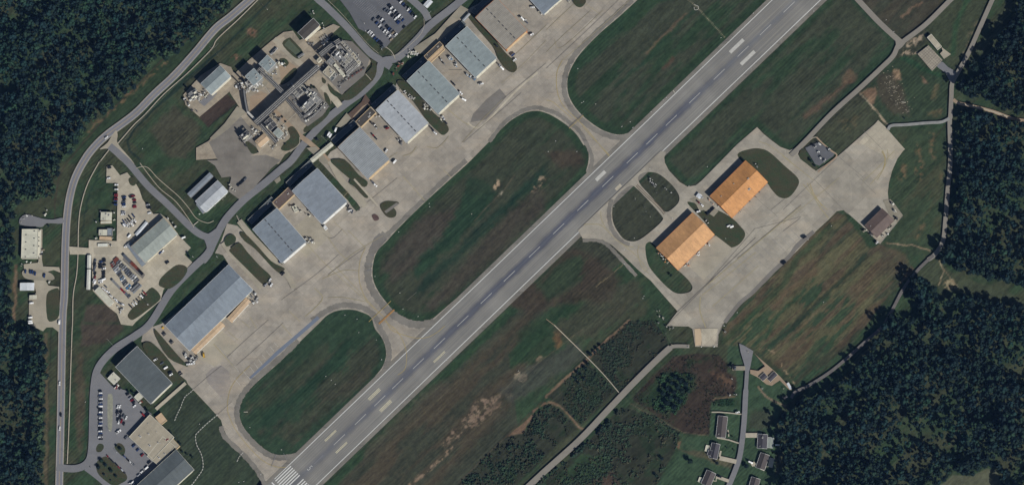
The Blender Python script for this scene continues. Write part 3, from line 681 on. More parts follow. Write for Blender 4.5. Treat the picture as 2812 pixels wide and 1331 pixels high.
for s,w_ in (('m 180,440 240,560 290,640 340,700',1.6),('m 150,450 230,540 330,640',1.3),('m 735,205 755,250 760,300 740,350 700,420',1.4),('m 775,190 780,250 750,330 650,450',1.2),('m 590,430 700,330 830,200',1.1),('m 0,740 200,580 420,400',1),
   ('p 470,310 465,400 480,460 510,540',1.8),('p 480,300 620,190 880,-20',1.3),('p 560,380 700,260 900,80',1.1),('l 10,748 80,745 140,755 200,810 250,860 320,905 380,915',1.3),('l 135,650 140,710 170,770',1.2),
   ('l 250,860 400,980 480,1080',1),('l 420,900 410,960 440,1060 490,1110',1.2),('l 1310,130 1420,180 1620,345',1.1),('m 0,240 100,320 230,420',1.1),('l 0,20 60,90 130,160 200,235',1.3),('l 1625,610 1150,1010 900,1219',1.4)):
    strip('taxi_line', G(s), w_*1.5, 'yellow_pale')
strip('taxi_line', G('m 200,440 230,520 290,610'), 1.6, 'yellow'); strip('taxi_line', G('m 740,200 762,260 745,340'), 1.6, 'yellow')
for s in ('m 0,640 250,400 400,260','m 230,410 480,670','m 540,370 690,520','m 420,250 600,400','l 1625,690 1280,780 900,1215','l 1150,1000 1390,800 1625,600','p 215,527 470,270 720,20','l 1230,820 1300,900 1150,740','p 430,545 600,545','m 130,700 0,800','m 600,50 740,190','l 1300,560 1450,690','l 1400,640 1500,560'):
    strip('pavement_joint', G(s), .9, 'line_dark', smooth=False)
strip('pavement_joint', G('l 1300,900 1395,690 1625,490')[:0] or G('p 300,420 880,-130'), 1.6, 'line_dark', smooth=False)
for k_ in range(15):
    t=k_/14; x0=G('l 1000,1130')[0]; x1=G('m 120,780')[0]; cx=x0[0]+(x1[0]-x0[0])*t; cy=x0[1]+(x1[1]-x0[1])*t
    strip('pavement_joint', [(cx-9,cy-9),(cx+24,cy+22)], .6, 'line_grey', smooth=False)
sheet('concrete_patch', [G('p 425,548 470,545 480,600 475,672 432,672')], plain('pink_concrete',col(176,156,128),.08))
sheet('concrete_patch', [G('p 475,545 600,545 590,600 570,672 480,672')], 'concrete_pale')
sheet('equipment_pad', [G('m 165,180 262,138 355,195 385,215 375,240 270,312 240,300')], 'asphalt_dark')
strip('gravel_edge', G('m 140,180 215,110 250,100'), 3, 'gravel'); strip('gravel_edge', G('m 250,100 300,150 360,200 400,240 320,310 260,360'), 4, 'dirt')
sheet('equipment_pad', [G('l 800,560 845,545 950,600 1010,650 975,690 900,640 870,650 845,600')], 'gravel')
sheet('equipment_pad', [G('m 745,570 800,560 893,680 850,735 790,670')], 'gravel')
# hangar forecourt stains on the east side
# roads ---------------------------------------------------------------
MR=G('N 160,1395 f 440,1219 452,700 465,0 d 478,1000 486,650 498,430 520,270 560,130 628,0 a 700,1095 800,1000 1000,850 1150,700 1300,560 1450,395 1600,218 b 500,122 640,0 800,-140')
strip('road_verge_gravel', MR, 22, 'gravel'); strip('main_road', MR, 19, 'road')
Q=sm(MR,False,8); A_,B_=ribbon_pts(Q,1.4)
strip('road_centreline', [A_,B_], .7, plain('tan_road_paint',col(150,134,104),.1), smooth=False)
A_,B_=ribbon_pts(Q,17)
strip('road_edge_line', [A_,B_], .7, 'white_worn', smooth=False)
strip('footpath', G('f 500,1060 512,800 525,400 535,100 540,0 d 545,1000 570,850 580,700 584,500 600,350 650,180 740,10 a 745,1200 815,1110'), 2.4, 'pale_path')
strip('footpath', G('a 870,1075 930,1005 1000,925 1080,850 1220,700 1400,540 1570,370 b 400,290 560,140 720,-20'), 2.4, 'pale_path')
sheet('junction_paving', [sm(G('a 740,1110 800,1060 860,970 875,1010 870,1050 900,1100 1000,1219 930,1219 820,1120 790,1105'),n=3)], 'concrete_lane')
IR1=G('a 815,1085 d 950,15 1100,190 1250,330 1400,480 1480,545 1560,575 e 370,560')
strip('site_road', IR1, 19, 'asphalt')
IR2=G('f 420,1085 560,1095 650,1052 682,950 690,700 700,480 735,340 850,210 1000,112 1120,15 e 50,975 200,815 320,700 375,600 420,505 480,415 600,290 750,170 880,60 950,0 b 1050,1060 1200,900 1350,775 1480,680 1590,560 c 410,460 520,430 650,310 760,190 900,80 1000,0 1100,-80')
strip('site_road', IR2, 20, 'asphalt')
strip('site_road', G('c 470,500 380,440 300,380 150,210 0,60 b 1150,0 1100,-50'), 19, 'asphalt')
strip('site_road', G('c 590,-30 660,30 720,90 750,150'), 19, 'asphalt')
strip('site_road', G('f 640,1090 720,1150 800,1219 840,1260'), 16, 'asphalt')
sheet('junction_paving', [sm(G('e 270,530 330,545 400,500 430,520 400,600 360,700 300,770 320,660 300,590'),n=3)], 'asphalt')
strip('kerb', G('c 470,410 510,410 570,370 680,270 715,200 715,140'), 1.0, 'pale_path')
strip('kerb', G('c 380,400 300,330 200,215 100,100 0,0'), .8, 'pale_path')
# car parks
sheet('car_park', [G('c 60,-60 90,0 160,90 230,215 285,240 350,300 430,360 470,310 560,215 655,140 600,70 545,0 500,-60')], 'asphalt_dark')
sheet('car_park', [G('f 690,470 700,420 740,380 830,480 950,520 1060,640 1130,690 950,855 1180,1070 1010,1219 940,1260 780,1219 700,1140 670,1080 680,950')], 'asphalt')
sheet('grass_island', [sm(G('f 715,940 735,910 765,915 772,940 750,970 720,970'),n=3)], 'grass')
sheet('grass_island', [sm(G('f 715,1090 720,1045 760,1012 800,1008 870,1070 940,1140 940,1180 900,1205 850,1225 790,1190 735,1140'),n=3)], 'grass')
sheet('grass_island', [sm(G('f 850,935 880,905 915,920 932,960 915,1000 890,985'),n=3)], 'grass')
sheet('gravel_median', [sm(G('f 800,570 815,540 838,560 838,700 832,800 818,820 802,780'),n=3)], plain('pale_gravel',col(128,128,112),.25))
rows=[]
for k_ in range(13):
    t=k_/12; c0=G('R %f,%f'%(215+t*330,60+t*300)); c1=G('R %f,%f'%(215+t*330+105,60+t*300-95)); rows.append([c0[0],c1[0]])
for k_ in range(12):
    t=k_/11; c0=G('R %f,%f'%(330+t*330,40+t*300)); rows.append([(c0[0][0],c0[0][1]),(c0[0][0]+14,c0[0][1]-13)])
for k_ in range(10):
    t=k_/9; c0=G('R %f,%f'%(590+t*210,-40+t*220)); rows.append([(c0[0][0],c0[0][1]),(c0[0][0]+14,c0[0][1]-13)])
for a_,b_ in (('R 1140,520','R 1200,465'),('R 1225,500','R 1280,450')): rows.append(G(a_+' '+b_[2:]))
strip('parking_bay_lines', rows, .7, 'line_grey', smooth=False)
rows=[G('L %f,%f %f,%f'%(425+k_*24,655+k_*23,455+k_*24,625+k_*23)) for k_ in range(12)]+[G('L %f,%f %f,%f'%(205+k_*22,880+k_*21,235+k_*22,850+k_*21)) for k_ in range(10)]
strip('parking_bay_lines', rows, .7, 'line_grey', smooth=False)
# west yard
YD=G('d 790,168 793,45 835,38 893,112 945,90 1005,165 1035,215 1060,290 1140,400 1190,395 1250,440 1330,560 1420,650 1372,700 1430,757 1390,800 1300,870 1215,962 1195,1040 1010,1200 985,1230 900,1219 870,1140 800,1085 690,970 680,700 520,700 513,640 660,652 660,592 868,600 875,170')
sheet('concrete_yard', [YD], 'concrete_pale')
sheet('grass_verge', [sm(G('d 1180,920 1200,870 1290,790 1340,775 1385,790 1390,830 1340,900 1260,955 1200,940'),n=3)], 'grass')
sheet('grass_verge', [sm(G('d 950,1145 1000,1080 1110,955 1150,955 1190,1000 1185,1040 1100,1110 1000,1180 965,1180'),n=3)], 'grass')
sheet('grass_verge', [sm(G('d 955,140 985,122 1015,145 1018,165 995,190 968,180'),n=3)], 'grass')
sheet('paving_patch', [G('d 925,705 1080,850 1060,880 910,740')], 'asphalt_old')
sheet('paving_patch', [G('d 880,700 700,700 695,650 880,640')], 'concrete_lane')
# western plots
sheet('asphalt_yard', [sm(G('d 150,478 150,430 195,402 260,418 330,436 400,440 465,428 465,470 350,468 315,495 250,492'),n=3)], 'asphalt')
sheet('concrete_yard', [G('d 286,510 316,512 312,740 320,788 440,794 450,835 400,815 300,842 180,822 176,772 286,760')], 'concrete_lane')
sheet('concrete_yard', [G('d 250,890 330,880 360,930 440,940 442,1219 f 442,60 435,80 390,45 345,48 320,75 215,25 d 215,1010 270,985 255,930')], 'concrete_lane')
sheet('grass_island', [sm(G('d 346,1000 400,955 436,955 442,1020 440,1150 400,1193 352,1178'),n=3)], 'grass')
sheet('gravel_yard', [sm(G('d 170,820 280,810 360,830 400,860 390,890 250,890 180,870'),n=3)], 'gravel')
# chemical works
CW=G('b 440,495 530,545 640,440 800,305 890,240 960,230 1010,300 1180,220 1260,180 1310,200 1180,320 1330,295 1440,400 1545,445 1530,480 1325,705 1235,650 1245,770 1200,830 1225,850 1060,985 1000,1020 1012,1060 940,1125 900,1150 855,1219 470,1219 390,1180 240,1190 240,1100 330,1050 480,900 570,810 490,690')
sheet('works_yard', [CW], 'works_slab')
sheet('works_yard', [G('b 145,705 275,560 420,470 500,500 545,600 480,690 265,870 160,780')], 'works_slab')
sheet('rubble_yard', [G('b 335,1060 480,930 560,850 650,960 700,1130 640,1160 560,1219 e 640,10 560,60 500,120 430,130 380,40 320,0 b 400,1190')], 'mud')
sheet('rubble_yard', [G('e 420,-10 600,-30 760,-40 870,0 800,60 700,170 670,205 560,290 480,230 500,130')], 'mud')
sheet('rubble_yard', [G('b 545,790 620,830 560,880 480,960 370,1040 340,1030 450,920')], 'gravel')
sheet('dirt_yard', [G('b 640,720 720,680 770,700 740,760 640,830')], 'dirt')
sheet('dirt_yard', [G('b 855,480 920,450 990,500 900,610 870,590')], 'dirt')
strip('works_track', G('b 810,810 900,900 1000,1000 1080,1060 1180,1150 1260,1240'), 13, 'dirt')
strip('works_track', G('b 820,290 920,390 1030,490'), 15, 'concrete_lane')
strip('works_track', G('b 1180,640 1270,740 1310,790'), 18, 'concrete_pale')
for g_ in ('b 880,325 930,282 960,300 1040,395 1000,440 940,400','b 870,605 965,508 992,530 950,590 885,632','b 1083,640 1130,652 1150,690 1120,700 1085,665','b 1190,690 1215,700 1240,760 1235,830 1180,900 1060,985 1045,950 1160,860 1215,820 1200,750',
           'b 1175,575 1205,600 1200,622 1178,612','b 1218,620 1260,660 1320,710 1420,620 1545,500 1530,440 1580,470 1572,570 1500,650 1400,735 1330,742 1240,690','b 860,440 900,435 930,470 900,500 870,480',
           'b 930,1120 1010,1060 1005,1000 960,940 920,960 940,1020 900,1060 870,1110','b 650,1140 700,1130 680,1090 600,1040'):
    sheet('grass_verge', [sm(G(g_),n=3)], 'grass')
sheet('kerb_plot', [G('b 895,335 930,293 1025,395 1000,425')], plain('mossy_slab',col(74,82,64),.15))
sheet('unit_slab', [G('b 1150,520 1280,650 1320,705 1490,560 1530,440 1400,310 1335,300')], 'asphalt_old')
sheet('unit_slab', [G('b 930,720 1010,640 1130,660 1230,790 1180,860 1070,940 1020,900')], 'asphalt_old')
sheet('unit_slab', [G('b 560,600 640,700 760,640 860,470 830,430 740,560 620,560')], 'gravel')
sheet('asphalt_pad', [G('b 340,700 400,690 358,740 300,790 260,760')], 'asphalt')
# strips of worn ground between the site road and the hangars
sheet('forecourt_strip', [G('c 640,355 800,250 990,40 1060,80 1000,150 830,310 720,400 660,400')], 'gravel')
sheet('forecourt_strip', [G('c 100,900 140,870 190,900 240,830 330,770 280,700 250,760 150,850')], 'dirt_brown')
sheet('forecourt_strip', [G('c 60,940 140,840 175,880 110,950')], 'gravel')
sheet('forecourt_strip', [G('c 185,870 260,790 300,770 270,830 210,880')], 'dirt')
sheet('forecourt_strip', [G('b 1060,1100 1130,1090 1240,1219 1190,1219')], 'gravel')
sheet('forecourt_strip', [G('e 820,150 860,120 870,150 840,175')], 'gravel')
strip('concrete_lane', G('b 1120,1080 1200,1150 1290,1235 e 1380,190 1440,250 1530,340'), .01, 'concrete_lane')
strip('concrete_lane', G('c 20,1195 e 1200,20 1320,150 1420,250 1500,340'), 17, 'concrete_lane')
strip('concrete_lane', G('e 560,450 650,560 800,720 920,860 970,950'), 16, 'concrete_lane')
strip('concrete_lane', G('e 440,610 500,690 620,820 730,950'), 16, 'concrete_lane')
for g_ in ('e 448,600 465,565 500,548 535,570 530,610 500,630 465,640','e 490,660 560,612 620,680 720,790 795,860 780,900 745,925 700,890 600,790 500,690','e 565,545 600,540 700,640 800,750 895,800 885,825 860,838 800,790 680,660 600,600'):
    sheet('grass_verge', [sm(G(g_),n=3)], 'grass')
sheet('grass_verge', [sm(G('e 1240,0 1350,0 1450,110 1515,160 1490,200 1400,150 1290,60'),n=3)], 'grass')
sheet('grass_verge', [sm(G('e 1378,170 1410,135 1500,240 1520,275 1490,275 1420,200'),n=3)], 'grass')
strip('footpath', G('e 1415,140 1500,235 1590,340'), 5, 'pale_path')
sheet('grass_verge', [sm(G('c 1040,110 1110,120 1240,290 1320,390 1390,460 1408,510 1380,540 1330,520 1270,440 1230,350 1100,200'),n=3)], 'grass')
sheet('grass_verge', [sm(G('c 520,600 600,620 720,760 800,850 880,920 900,970 860,1005 820,980 740,900 640,760 540,660'),n=3)], 'grass')
sheet('grass_verge', [sm(G('j 200,0 290,0 288,30 260,55 230,52 208,30'),n=3)], 'grass')
sheet('grass_verge', [sm(G('f 1150,60 1200,110 1320,250 1395,330 1370,330 1250,270 1160,120'),n=3)], 'grass')
sheet('grass_verge', [sm(G('f 1060,180 1110,155 1170,195 1240,270 1330,395 1365,430 1350,450 1280,460 1130,300'),n=3)], 'grass')
strip('footpath', G('f 1160,655 1380,460'), 9, 'pale_path')
for s in ('d 1010,60 1090,50 1170,130 1250,200 1330,270 1400,350 1460,430 1540,465 1590,450','c 430,350 470,380 495,420 500,440','b 1010,1020 1005,1070 940,1130','b 870,945 980,845','b 1500,550 1540,595','e 540,410 560,450 600,520','d 1040,20 1180,200 1310,310 1420,460 1440,500'):
    strip('footpath', G(s), 1.6, 'pale_path')
# east roads
strip('country_road', G('k 330,-60 390,0 540,160 680,290 720,320'), 15, 'roadeast')
strip('country_road', G('k 1150,-60 1080,0 900,178 740,300 690,340 650,420 560,510 400,660 200,840 0,1050 m 60,235'), 13, 'roadeast')
sheet('junction_paving', [sm(G('k 670,290 720,305 760,290 720,350 670,380 672,330'),n=3)], 'roadeast')
strip('country_road', G('k 1420,-60 1385,10 1300,200 1210,400 1130,545 1092,620 1085,720 1078,860 1068,940 1070,1050 1068,1160 m 1240,0 1245,280 1225,500 1210,700 1190,870 1130,970 1080,1010'), 12, 'roadeast')
strip('country_road', G('m 1120,975 1010,1080 900,1219 D 2225,812 2180,855 2100,925 2040,965 2000,985 1990,1000'), 8.5, plain('shaded_lane',col(96,92,88),.2))
strip('gravel_road', G('k 615,965 640,935 750,928 900,915 1010,908 1070,880'), 8, plain('grey_gravel',col(128,128,124),.2))
strip('dirt_track', G('k 1100,740 1140,768 1250,792 1400,832 1530,880 1640,900'), 9, 'dirt'); strip('dirt_track', G('k 1120,766 1250,792 1400,832 1530,880'), 3, 'pale_path')
sheet('asphalt_pad', [sm(G('k 975,492 1015,460 1060,500 1120,540 1095,610 1070,600 1040,545'),n=3)], 'asphalt')
strip('country_road', G('n -200,1290 -60,1160 0,1105 250,880 450,670 650,460 850,262 925,195'), 16.5, 'roadeast')
strip('country_road', G('n 890,225 940,190 1000,186 1065,188'), 10, 'roadeast')
strip('country_road', G('n 560,555 500,610'), .01, 'roadeast')
strip('village_street', G('n 1497,300 1492,400 1482,560 1475,700 1462,850 1440,1000 1405,1110 1350,1240 1320,1300'), [11 if k_<14 else 14.5 for k_ in range(200)], 'asphalt')
sheet('junction_paving', [G('n 1435,166 1470,180 1540,222 1520,330 1504,400 1482,400 1475,330 1445,230')], 'asphalt')
strip('driveway', G('n 1385,350 1480,350'), 12, 'gravel')
for s,w_ in (('q 235,350 330,350 450,360 590,375',3),('q 640,625 830,625',13),('q 330,895 530,940',12),('q 300,1120 440,1170',9),('q 560,720 440,680 300,655',3.5),('q 430,560 440,640',3),('q 740,985 860,1045 885,990',3),('q 720,950 745,985',12),('q 230,1165 290,1170 290,1110',2.5),('q 345,810 330,880',5),('q 650,600 830,600',.9)):
    strip('driveway', G(s), w_, 'pale_path', smooth=False)
sheet('broken_slab', [G('k 832,402 915,338 1020,448 942,530')], pavement('broken_concrete',col(150,142,126),slab=3.2,stain=.5,joint=.5,dark=(84,80,70)))
sheet('concrete_pad', [G('k 1010,350 1082,405 1030,440 1000,400 1020,380')], 'concrete_lane')
sheet('works_yard', [G('p 860,720 950,800 1020,860 1070,910 1150,1000 1130,1000 1060,930 1000,970 960,960 900,910 840,880 840,850 900,860 950,825 880,740')], 'dirt')
strip('garden_path', G('n 60,30 300,265 430,400 540,530'), 2.2, 'pale_path')
strip('garden_path', G('n 0,-15 60,30'), 1.5, 'dirt')
sheet('country_road', [G('p 250,660 275,670 260,680 205,560')], 'gravel')

strip('drain_line', [G('h 222,508 190,535 160,560 140,600 125,640 100,690 80,740')], 1.6, 'white_worn', dash=(5,2.5))
strip('drain_line', [G('h 400,695 370,720 310,770 250,830 235,855 245,920 275,980 290,1040 288,1100 250,1160 190,1240')], 1.8, 'white_worn', dash=(6,2.5))
strip('drain_line', [G('h 590,975 560,1010 545,1045')], 1.6, 'white_worn', dash=(4,2))
strip('drain_cover_line', [G('j 1100,35 1130,50 1130,70 1105,75 1100,55')], 1.2, 'white_worn')
# ------------------------------------------------------------------ buildings
def frame_of(q, z):
    """q: four pixel corners A,B,C,D (A to B is the ridge direction) seen at height z -> centre, angle, half length, half width"""
    p=[P(x,y,z) for x,y in q]; c=(p[0]+p[1]+p[2]+p[3])/4
    u=((p[1]-p[0])+(p[2]-p[3])); ang=math.atan2(u.y,u.x)
    hl=(((p[1]-p[0]).length+(p[2]-p[3]).length)/4); hw=(((p[3]-p[0]).length+(p[2]-p[1]).length)/4)
    return Vector((c.x,c.y,0)),ang,hl,hw
def gable(name, label, cat, q, eave, rise, roof, wall='metal_wall', trim=None, group=None, vents=0, door=None, doormat='white', win=0, over=.5, canopy=None, ridge_off=0.0, skylights=0, flat=False, parapet=None, units=0, annex=None, annexmat=None):
    c,ang,L,W=frame_of(q,eave)
    e=empty(name,(c.x,c.y,0),ang,label,cat,group)
    rise_=0 if flat else rise; wl,ww=L-over,W-over
    mb=MB()
    # walls with gable ends
    vs=[(-wl,-ww,0),(wl,-ww,0),(wl,ww,0),(-wl,ww,0),(-wl,-ww,eave-.05),(wl,-ww,eave-.05),(wl,ww,eave-.05),(-wl,ww,eave-.05),(-wl,ridge_off,eave+rise_-.15),(wl,ridge_off,eave+rise_-.15)]
    mb.add(vs,[(0,1,5,4),(1,2,6,9,5),(2,3,7,6),(3,0,4,8,7)]); mb.build('wall',wall,e)
    if flat:
        mb=MB(); mb.box(-L,L,-W,W,eave-.05,eave+.25); r=mb.build('roof',roof,e)
        pm=MB(); t=.5
        for x0,x1,y0,y1 in ((-L,L,-W,-W+t),(-L,L,W-t,W),(-L,-L+t,-W+t,W-t),(L-t,L,-W+t,W-t)): pm.box(x0,x1,y0,y1,eave+.25,eave+.85)
        pm.build('parapet',parapet or wall,e)
    else:
        mb=MB(); t=.22
        z0=eave; z1=eave+rise
        for s in (-1,1):
            vs=[(-L,s*W,z0-.1),(L,s*W,z0-.1),(L,ridge_off,z1),(-L,ridge_off,z1),(-L,s*W,z0-.1+t),(L,s*W,z0-.1+t),(L,ridge_off,z1+t),(-L,ridge_off,z1+t)]
            mb.add(vs,[(0,1,2,3),(7,6,5,4),(0,4,5,1),(1,5,6,2),(3,7,4,0)])
        r=mb.build('roof',roof,e)
        mb=MB(); mb.box(-L-.02,L+.02,ridge_off-.35,ridge_off+.35,z1+t-.06,z1+t+.12); mb.build('ridge_cap',roof,r)
        # bargeboards and gutters
        mb=MB()
        for s in (-1,1):
            mb.box(-L,L,s*(W+.14)-.13,s*(W+.14)+.13,z0-.32,z0+.16)
            for xe in (-L-.15,L+.15): mb.beam((xe,s*W,z0+.02),(xe,ridge_off,z1+.1),.26,.5)
        mb.build('gutter',trim or wall,e)
    def zr(y): 
        if flat: return eave+.25
        return eave+.12+rise*(1-abs(y-ridge_off)/(W+abs(ridge_off)))
    for k in range(vents):
        x=-L+ (k+.5+.1*math.sin(k*2.3))*2*L/vents; mb=MB(); mb.box(x-1.5,x+1.5,ridge_off-1.0,ridge_off+.1,zr(0)+.1,zr(0)+.75); mb.box(x-1.6,x+1.6,ridge_off-1.1,ridge_off+.2,zr(0)+.75,zr(0)+.87,1)
        mb.build('roof_vent',['dark','steel_dark'],r)
    for k in range(skylights):
        y=(-.5 if k%2 else .5)*W; x=-L+(k+.5)*2*L/skylights; mb=MB(); z=zr(y); mb.box(x-.6,x+.6,y-1,y+1,z,z+.3); mb.build('skylight','glass',r)
    for k in range(units):
        x=-L*.7+ (k*0.618*2*L)%(L*1.5); y=W*(.55*math.sin(k*2.1+1)); z=zr(y)-(.15 if not flat else 0); mb=MB(); s=.7+.5*((k*7)%3)
        mb.box(x-s,x+s,y-s*.7,y+s*.7,z,z+1.0); mb.cyl((x,y,z+1),(x,y,z+1.25),s*.5,8,1); mb.build('roof_unit',['steel_light','steel_dark'],r)
    if door:   # side: end '+x','-x' or side '-y','+y' of the frame
        for sd in door.split(','):
            sd,n_=sd.split(':') if ':' in sd else (sd,'1'); n_=int(n_)
            half = ww if sd[1]=='x' else wl
            for k in range(n_):
                a0=-half*.92+k*2*half*.92/n_+.15; a1=a0+2*half*.92/n_-.3; sg=1 if sd[0]=='+' else -1
                mb=MB(); hh=eave*.82
                if sd[1]=='x': mb.box(min(sg*wl,sg*(wl+.12)),max(sg*wl,sg*(wl+.12)),a0,a1,.02,hh)
                else: mb.box(a0,a1,min(sg*ww,sg*(ww+.12)),max(sg*ww,sg*(ww+.12)),.02,hh)
                # stiffening rails
                for zz_ in (.25,.5,.75):
                    if sd[1]=='x': mb.box(min(sg*(wl+.12),sg*(wl+.2)),max(sg*(wl+.12),sg*(wl+.2)),a0,a1,hh*zz_,hh*zz_+.15)
                    else: mb.box(a0,a1,min(sg*(ww+.12),sg*(ww+.2)),max(sg*(ww+.12),sg*(ww+.2)),hh*zz_,hh*zz_+.15)
                mb.build('hangar_door' if eave>7 else 'door',doormat,e)
    if canopy:   # (side, depth, height, material)
        for sd,dp,hz,cm in canopy:
            mb=MB(); sg=1 if sd[0]=='+' else -1
            if sd[1]=='x': mb.box(min(sg*wl,sg*(L+dp)),max(sg*wl,sg*(L+dp)),-W*.95,W*.95,hz,hz+.3)
            else: mb.box(-L*.95,L*.95,min(sg*ww,sg*(W+dp)),max(sg*ww,sg*(W+dp)),hz,hz+.3)
            o=mb.build('canopy',cm,e); mb=MB()
            for t_ in (-.9,-.3,.3,.9):
                x,y=(sg*(L+dp-.4),t_*W) if sd[1]=='x' else (t_*L,sg*(W+dp-.4)); mb.cyl((x,y,0),(x,y,hz),.15,6)
            mb.build('post','steel',o)
    for k in range(win):
        for s in (-1,1):
            x=-wl+(k+.5)*2*wl/win; mb=MB(); mb.box(x-.7,x+.7,min(s*ww,s*(ww+.06)),max(s*ww,s*(ww+.06)),eave*.35,eave*.35+1.3); fr=mb.build('window',doormat if door is None else 'white',e)
            mb=MB(); mb.box(x-.58,x+.58,min(s*(ww+.06),s*(ww+.09)),max(s*(ww+.06),s*(ww+.09)),eave*.35+.12,eave*.35+1.18); mb.build('pane','glass',fr)
    return e,(c,ang,L,W)
RM={}
RM['grey']=roofmat('grey_standing_seam', col(124,131,137), 1.2, .06)
RM['greyb']=roofmat('blue_grey_roof', col(118,126,132), 1.4, .06)
RM['pale']=roofmat('pale_metal_roof', col(158,162,164), 1.2, .06)
RM['greygreen']=roofmat('green_grey_roof', col(130,139,138), 1.2, .05)
RM['greenlight']=roofmat('pale_green_roof', col(140,146,138), 1.0, .06)
RM['ribbed']=roofmat('ribbed_grey_roof', col(138,142,142), 2.4, .2)
RM['tan']=roofmat('tan_grey_roof', col(138,133,122), 2.2, .1)
RM['orange']=roofmat('orange_roof', col(184,132,80), 1.5, .12, .2, streaks=.6)
RM['orangep']=roofmat('faded_orange_roof', col(186,142,96), 1.5, .09, .2, streaks=.65)
RM['brown']=roofmat('brown_roof', col(98,84,76), 1.6, .14)
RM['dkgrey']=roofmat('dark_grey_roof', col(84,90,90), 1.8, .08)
RM['dkbrown']=roofmat('dark_brown_roof', col(74,70,64), 1.2, .12)
RM['taupe']=roofmat('taupe_membrane', col(148,140,122), 8, .04, streaks=.1)
RM['cream']=roofmat('cream_roof', col(186,184,166), 1.2, .08)
RM['white']=roofmat('white_roof', col(196,200,202), 1.0, .1)
RM['tanroof']=roofmat('sandy_roof', col(184,160,130), 1.4, .1)
RM['shingle']=roofmat('dark_shingles', col(68,66,70), .5, .05, rough=.9, streaks=.1)
RM['shingle2']=roofmat('brown_shingles', col(78,72,70), .5, .05, rough=.9, streaks=.1)
RM['whitestrip']=roofmat('white_canopy', col(200,200,188), 1.0, .1)
HG='row of aircraft hangars along the apron'
big,_=gable('long_hangar','very long grey gabled hangar with pale south slope at the lower end of the apron','hangar',G('N 453.4,895 626.5,725 695.5,796.3 520.6,960.4'),8.5,4.4,RM['greyb'],'metal_wall','white',vents=0,door='-y:8',doormat='cream',win=9)
gable('lean_to_annex','sandy lean-to annex along the apron side of the long hangar, upper half','annex',G('e 470,1175 612,1020 645,1050 505,1205'),5,.5,RM['tanroof'],'tan_wall',door='-y:4',doormat='white',over=.2)
gable('lean_to_annex','sandy lean-to annex along the apron side of the long hangar, lower half','annex',G('h 200,212 420,5 455,30 238,245'),5,.5,RM['tanroof'],'tan_wall',door='-y:4',doormat='white',over=.2)
gable('hangar','blue-grey hangar nearest the two grass lanes, first of the row','hangar',G('e 665,512 878,772 1058,597 835,357'),16,3.0,RM['greyb'],'metal_wall','white',HG,vents=9,door='+x:4',doormat='white',win=5)
gable('hangar','grey hangar between the walled yard and a concrete lane, second of the row','hangar',G('e 957,224 1173,480 1366,300 1138,63'),16,3.0,RM['grey'],'metal_wall','white',HG,vents=0,door='+x:4',doormat='white',win=5)
gable('hangar','ribbed pale grey hangar with an orange-tinted door end, third of the row','hangar',[*G('c 75,1097'),*G('e 1520,146'),*G('c 458,1180 240,942')],16,3.0,RM['ribbed'],'metal_wall','tan_wall',HG,vents=0,door='+x:4',doormat='tan_wall',win=5)
gable('hangar','whitish hangar with dark ridge vents, fourth of the row','hangar',G('c 357,820 588,1066 746,912 522,667'),16,3.0,RM['pale'],'metal_wall','cream',HG,vents=9,door='+x:4',doormat='cream',win=5)
gable('hangar','green-grey hangar beside the weedy strip, fifth of the row','hangar',G('c 588,604 822,851 980,695 750,452'),16,3.0,RM['greygreen'],'metal_wall','white',HG,vents=8,door='+x:4',doormat='cream',win=5)
gable('hangar','pale green-grey hangar with parked vehicles along its left side, sixth of the row','hangar',G('c 877,346 1100,581 1256,430 1035,197'),16,3.0,RM['greygreen'],'metal_wall','white',HG,vents=7,door='+x:4',doormat='cream',win=5)
gable('hangar','tan-roofed hangar with orange walls at the upper end of the row','hangar',G('c 1100,132 1327,376 1483,222 1255,-14'),16,2.6,RM['tan'],'orange_wall','orange_wall',HG,vents=8,door='+x:4',doormat='tan_wall',win=5)
gable('hangar','blue-grey hangar cut off by the top edge beyond the tan-roofed one','hangar',[(1448,-8),(1493,41),(1548,-8),(1503,-58)],11,3,RM['greyb'],'metal_wall','white',HG,door='+x:4',doormat='cream',win=5)
gable('link_building','dark flat-roofed link building between the third and fourth hangars','link building',G('c 205,905 320,795 358,838 248,948'),7,0,RM['dkbrown'],'tan_wall',flat=True,over=.1,units=3)
gable('link_building','dark flat-roofed link building between the fifth and sixth hangars','link building',G('c 715,420 832,308 860,338 742,448'),7,0,RM['dkbrown'],'tan_wall',flat=True,over=.1,units=2)
gable('low_annex','sandy low annex in front of the dark link building by the sixth hangar','annex',G('c 748,452 850,355 876,362 770,462'),4.5,0,RM['tanroof'],'tan_wall',flat=True,over=.1)
gable('link_building','brown-grey flat link building between the first and second hangars','link building',G('e 802,318 930,197 976,250 860,360'),7,0,RM['brown'],'tan_wall',flat=True,over=.1,units=2)
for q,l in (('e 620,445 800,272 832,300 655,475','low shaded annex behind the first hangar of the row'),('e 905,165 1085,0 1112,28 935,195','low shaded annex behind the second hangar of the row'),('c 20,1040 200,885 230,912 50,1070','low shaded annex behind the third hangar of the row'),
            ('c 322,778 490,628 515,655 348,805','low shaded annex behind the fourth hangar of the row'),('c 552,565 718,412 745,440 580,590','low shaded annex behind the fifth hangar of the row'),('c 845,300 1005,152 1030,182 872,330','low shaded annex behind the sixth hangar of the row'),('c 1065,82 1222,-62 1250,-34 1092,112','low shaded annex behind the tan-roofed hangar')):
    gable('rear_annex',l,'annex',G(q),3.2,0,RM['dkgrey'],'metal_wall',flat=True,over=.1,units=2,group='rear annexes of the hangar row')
gable('covered_walk','narrow pale covered walkway on posts beyond the site road above the second hangar','walkway',G('e 1085,-5 b 1240,1060 1262,1078 e 1110,15'),4,.4,RM['cream'],'cream',over=.2) 
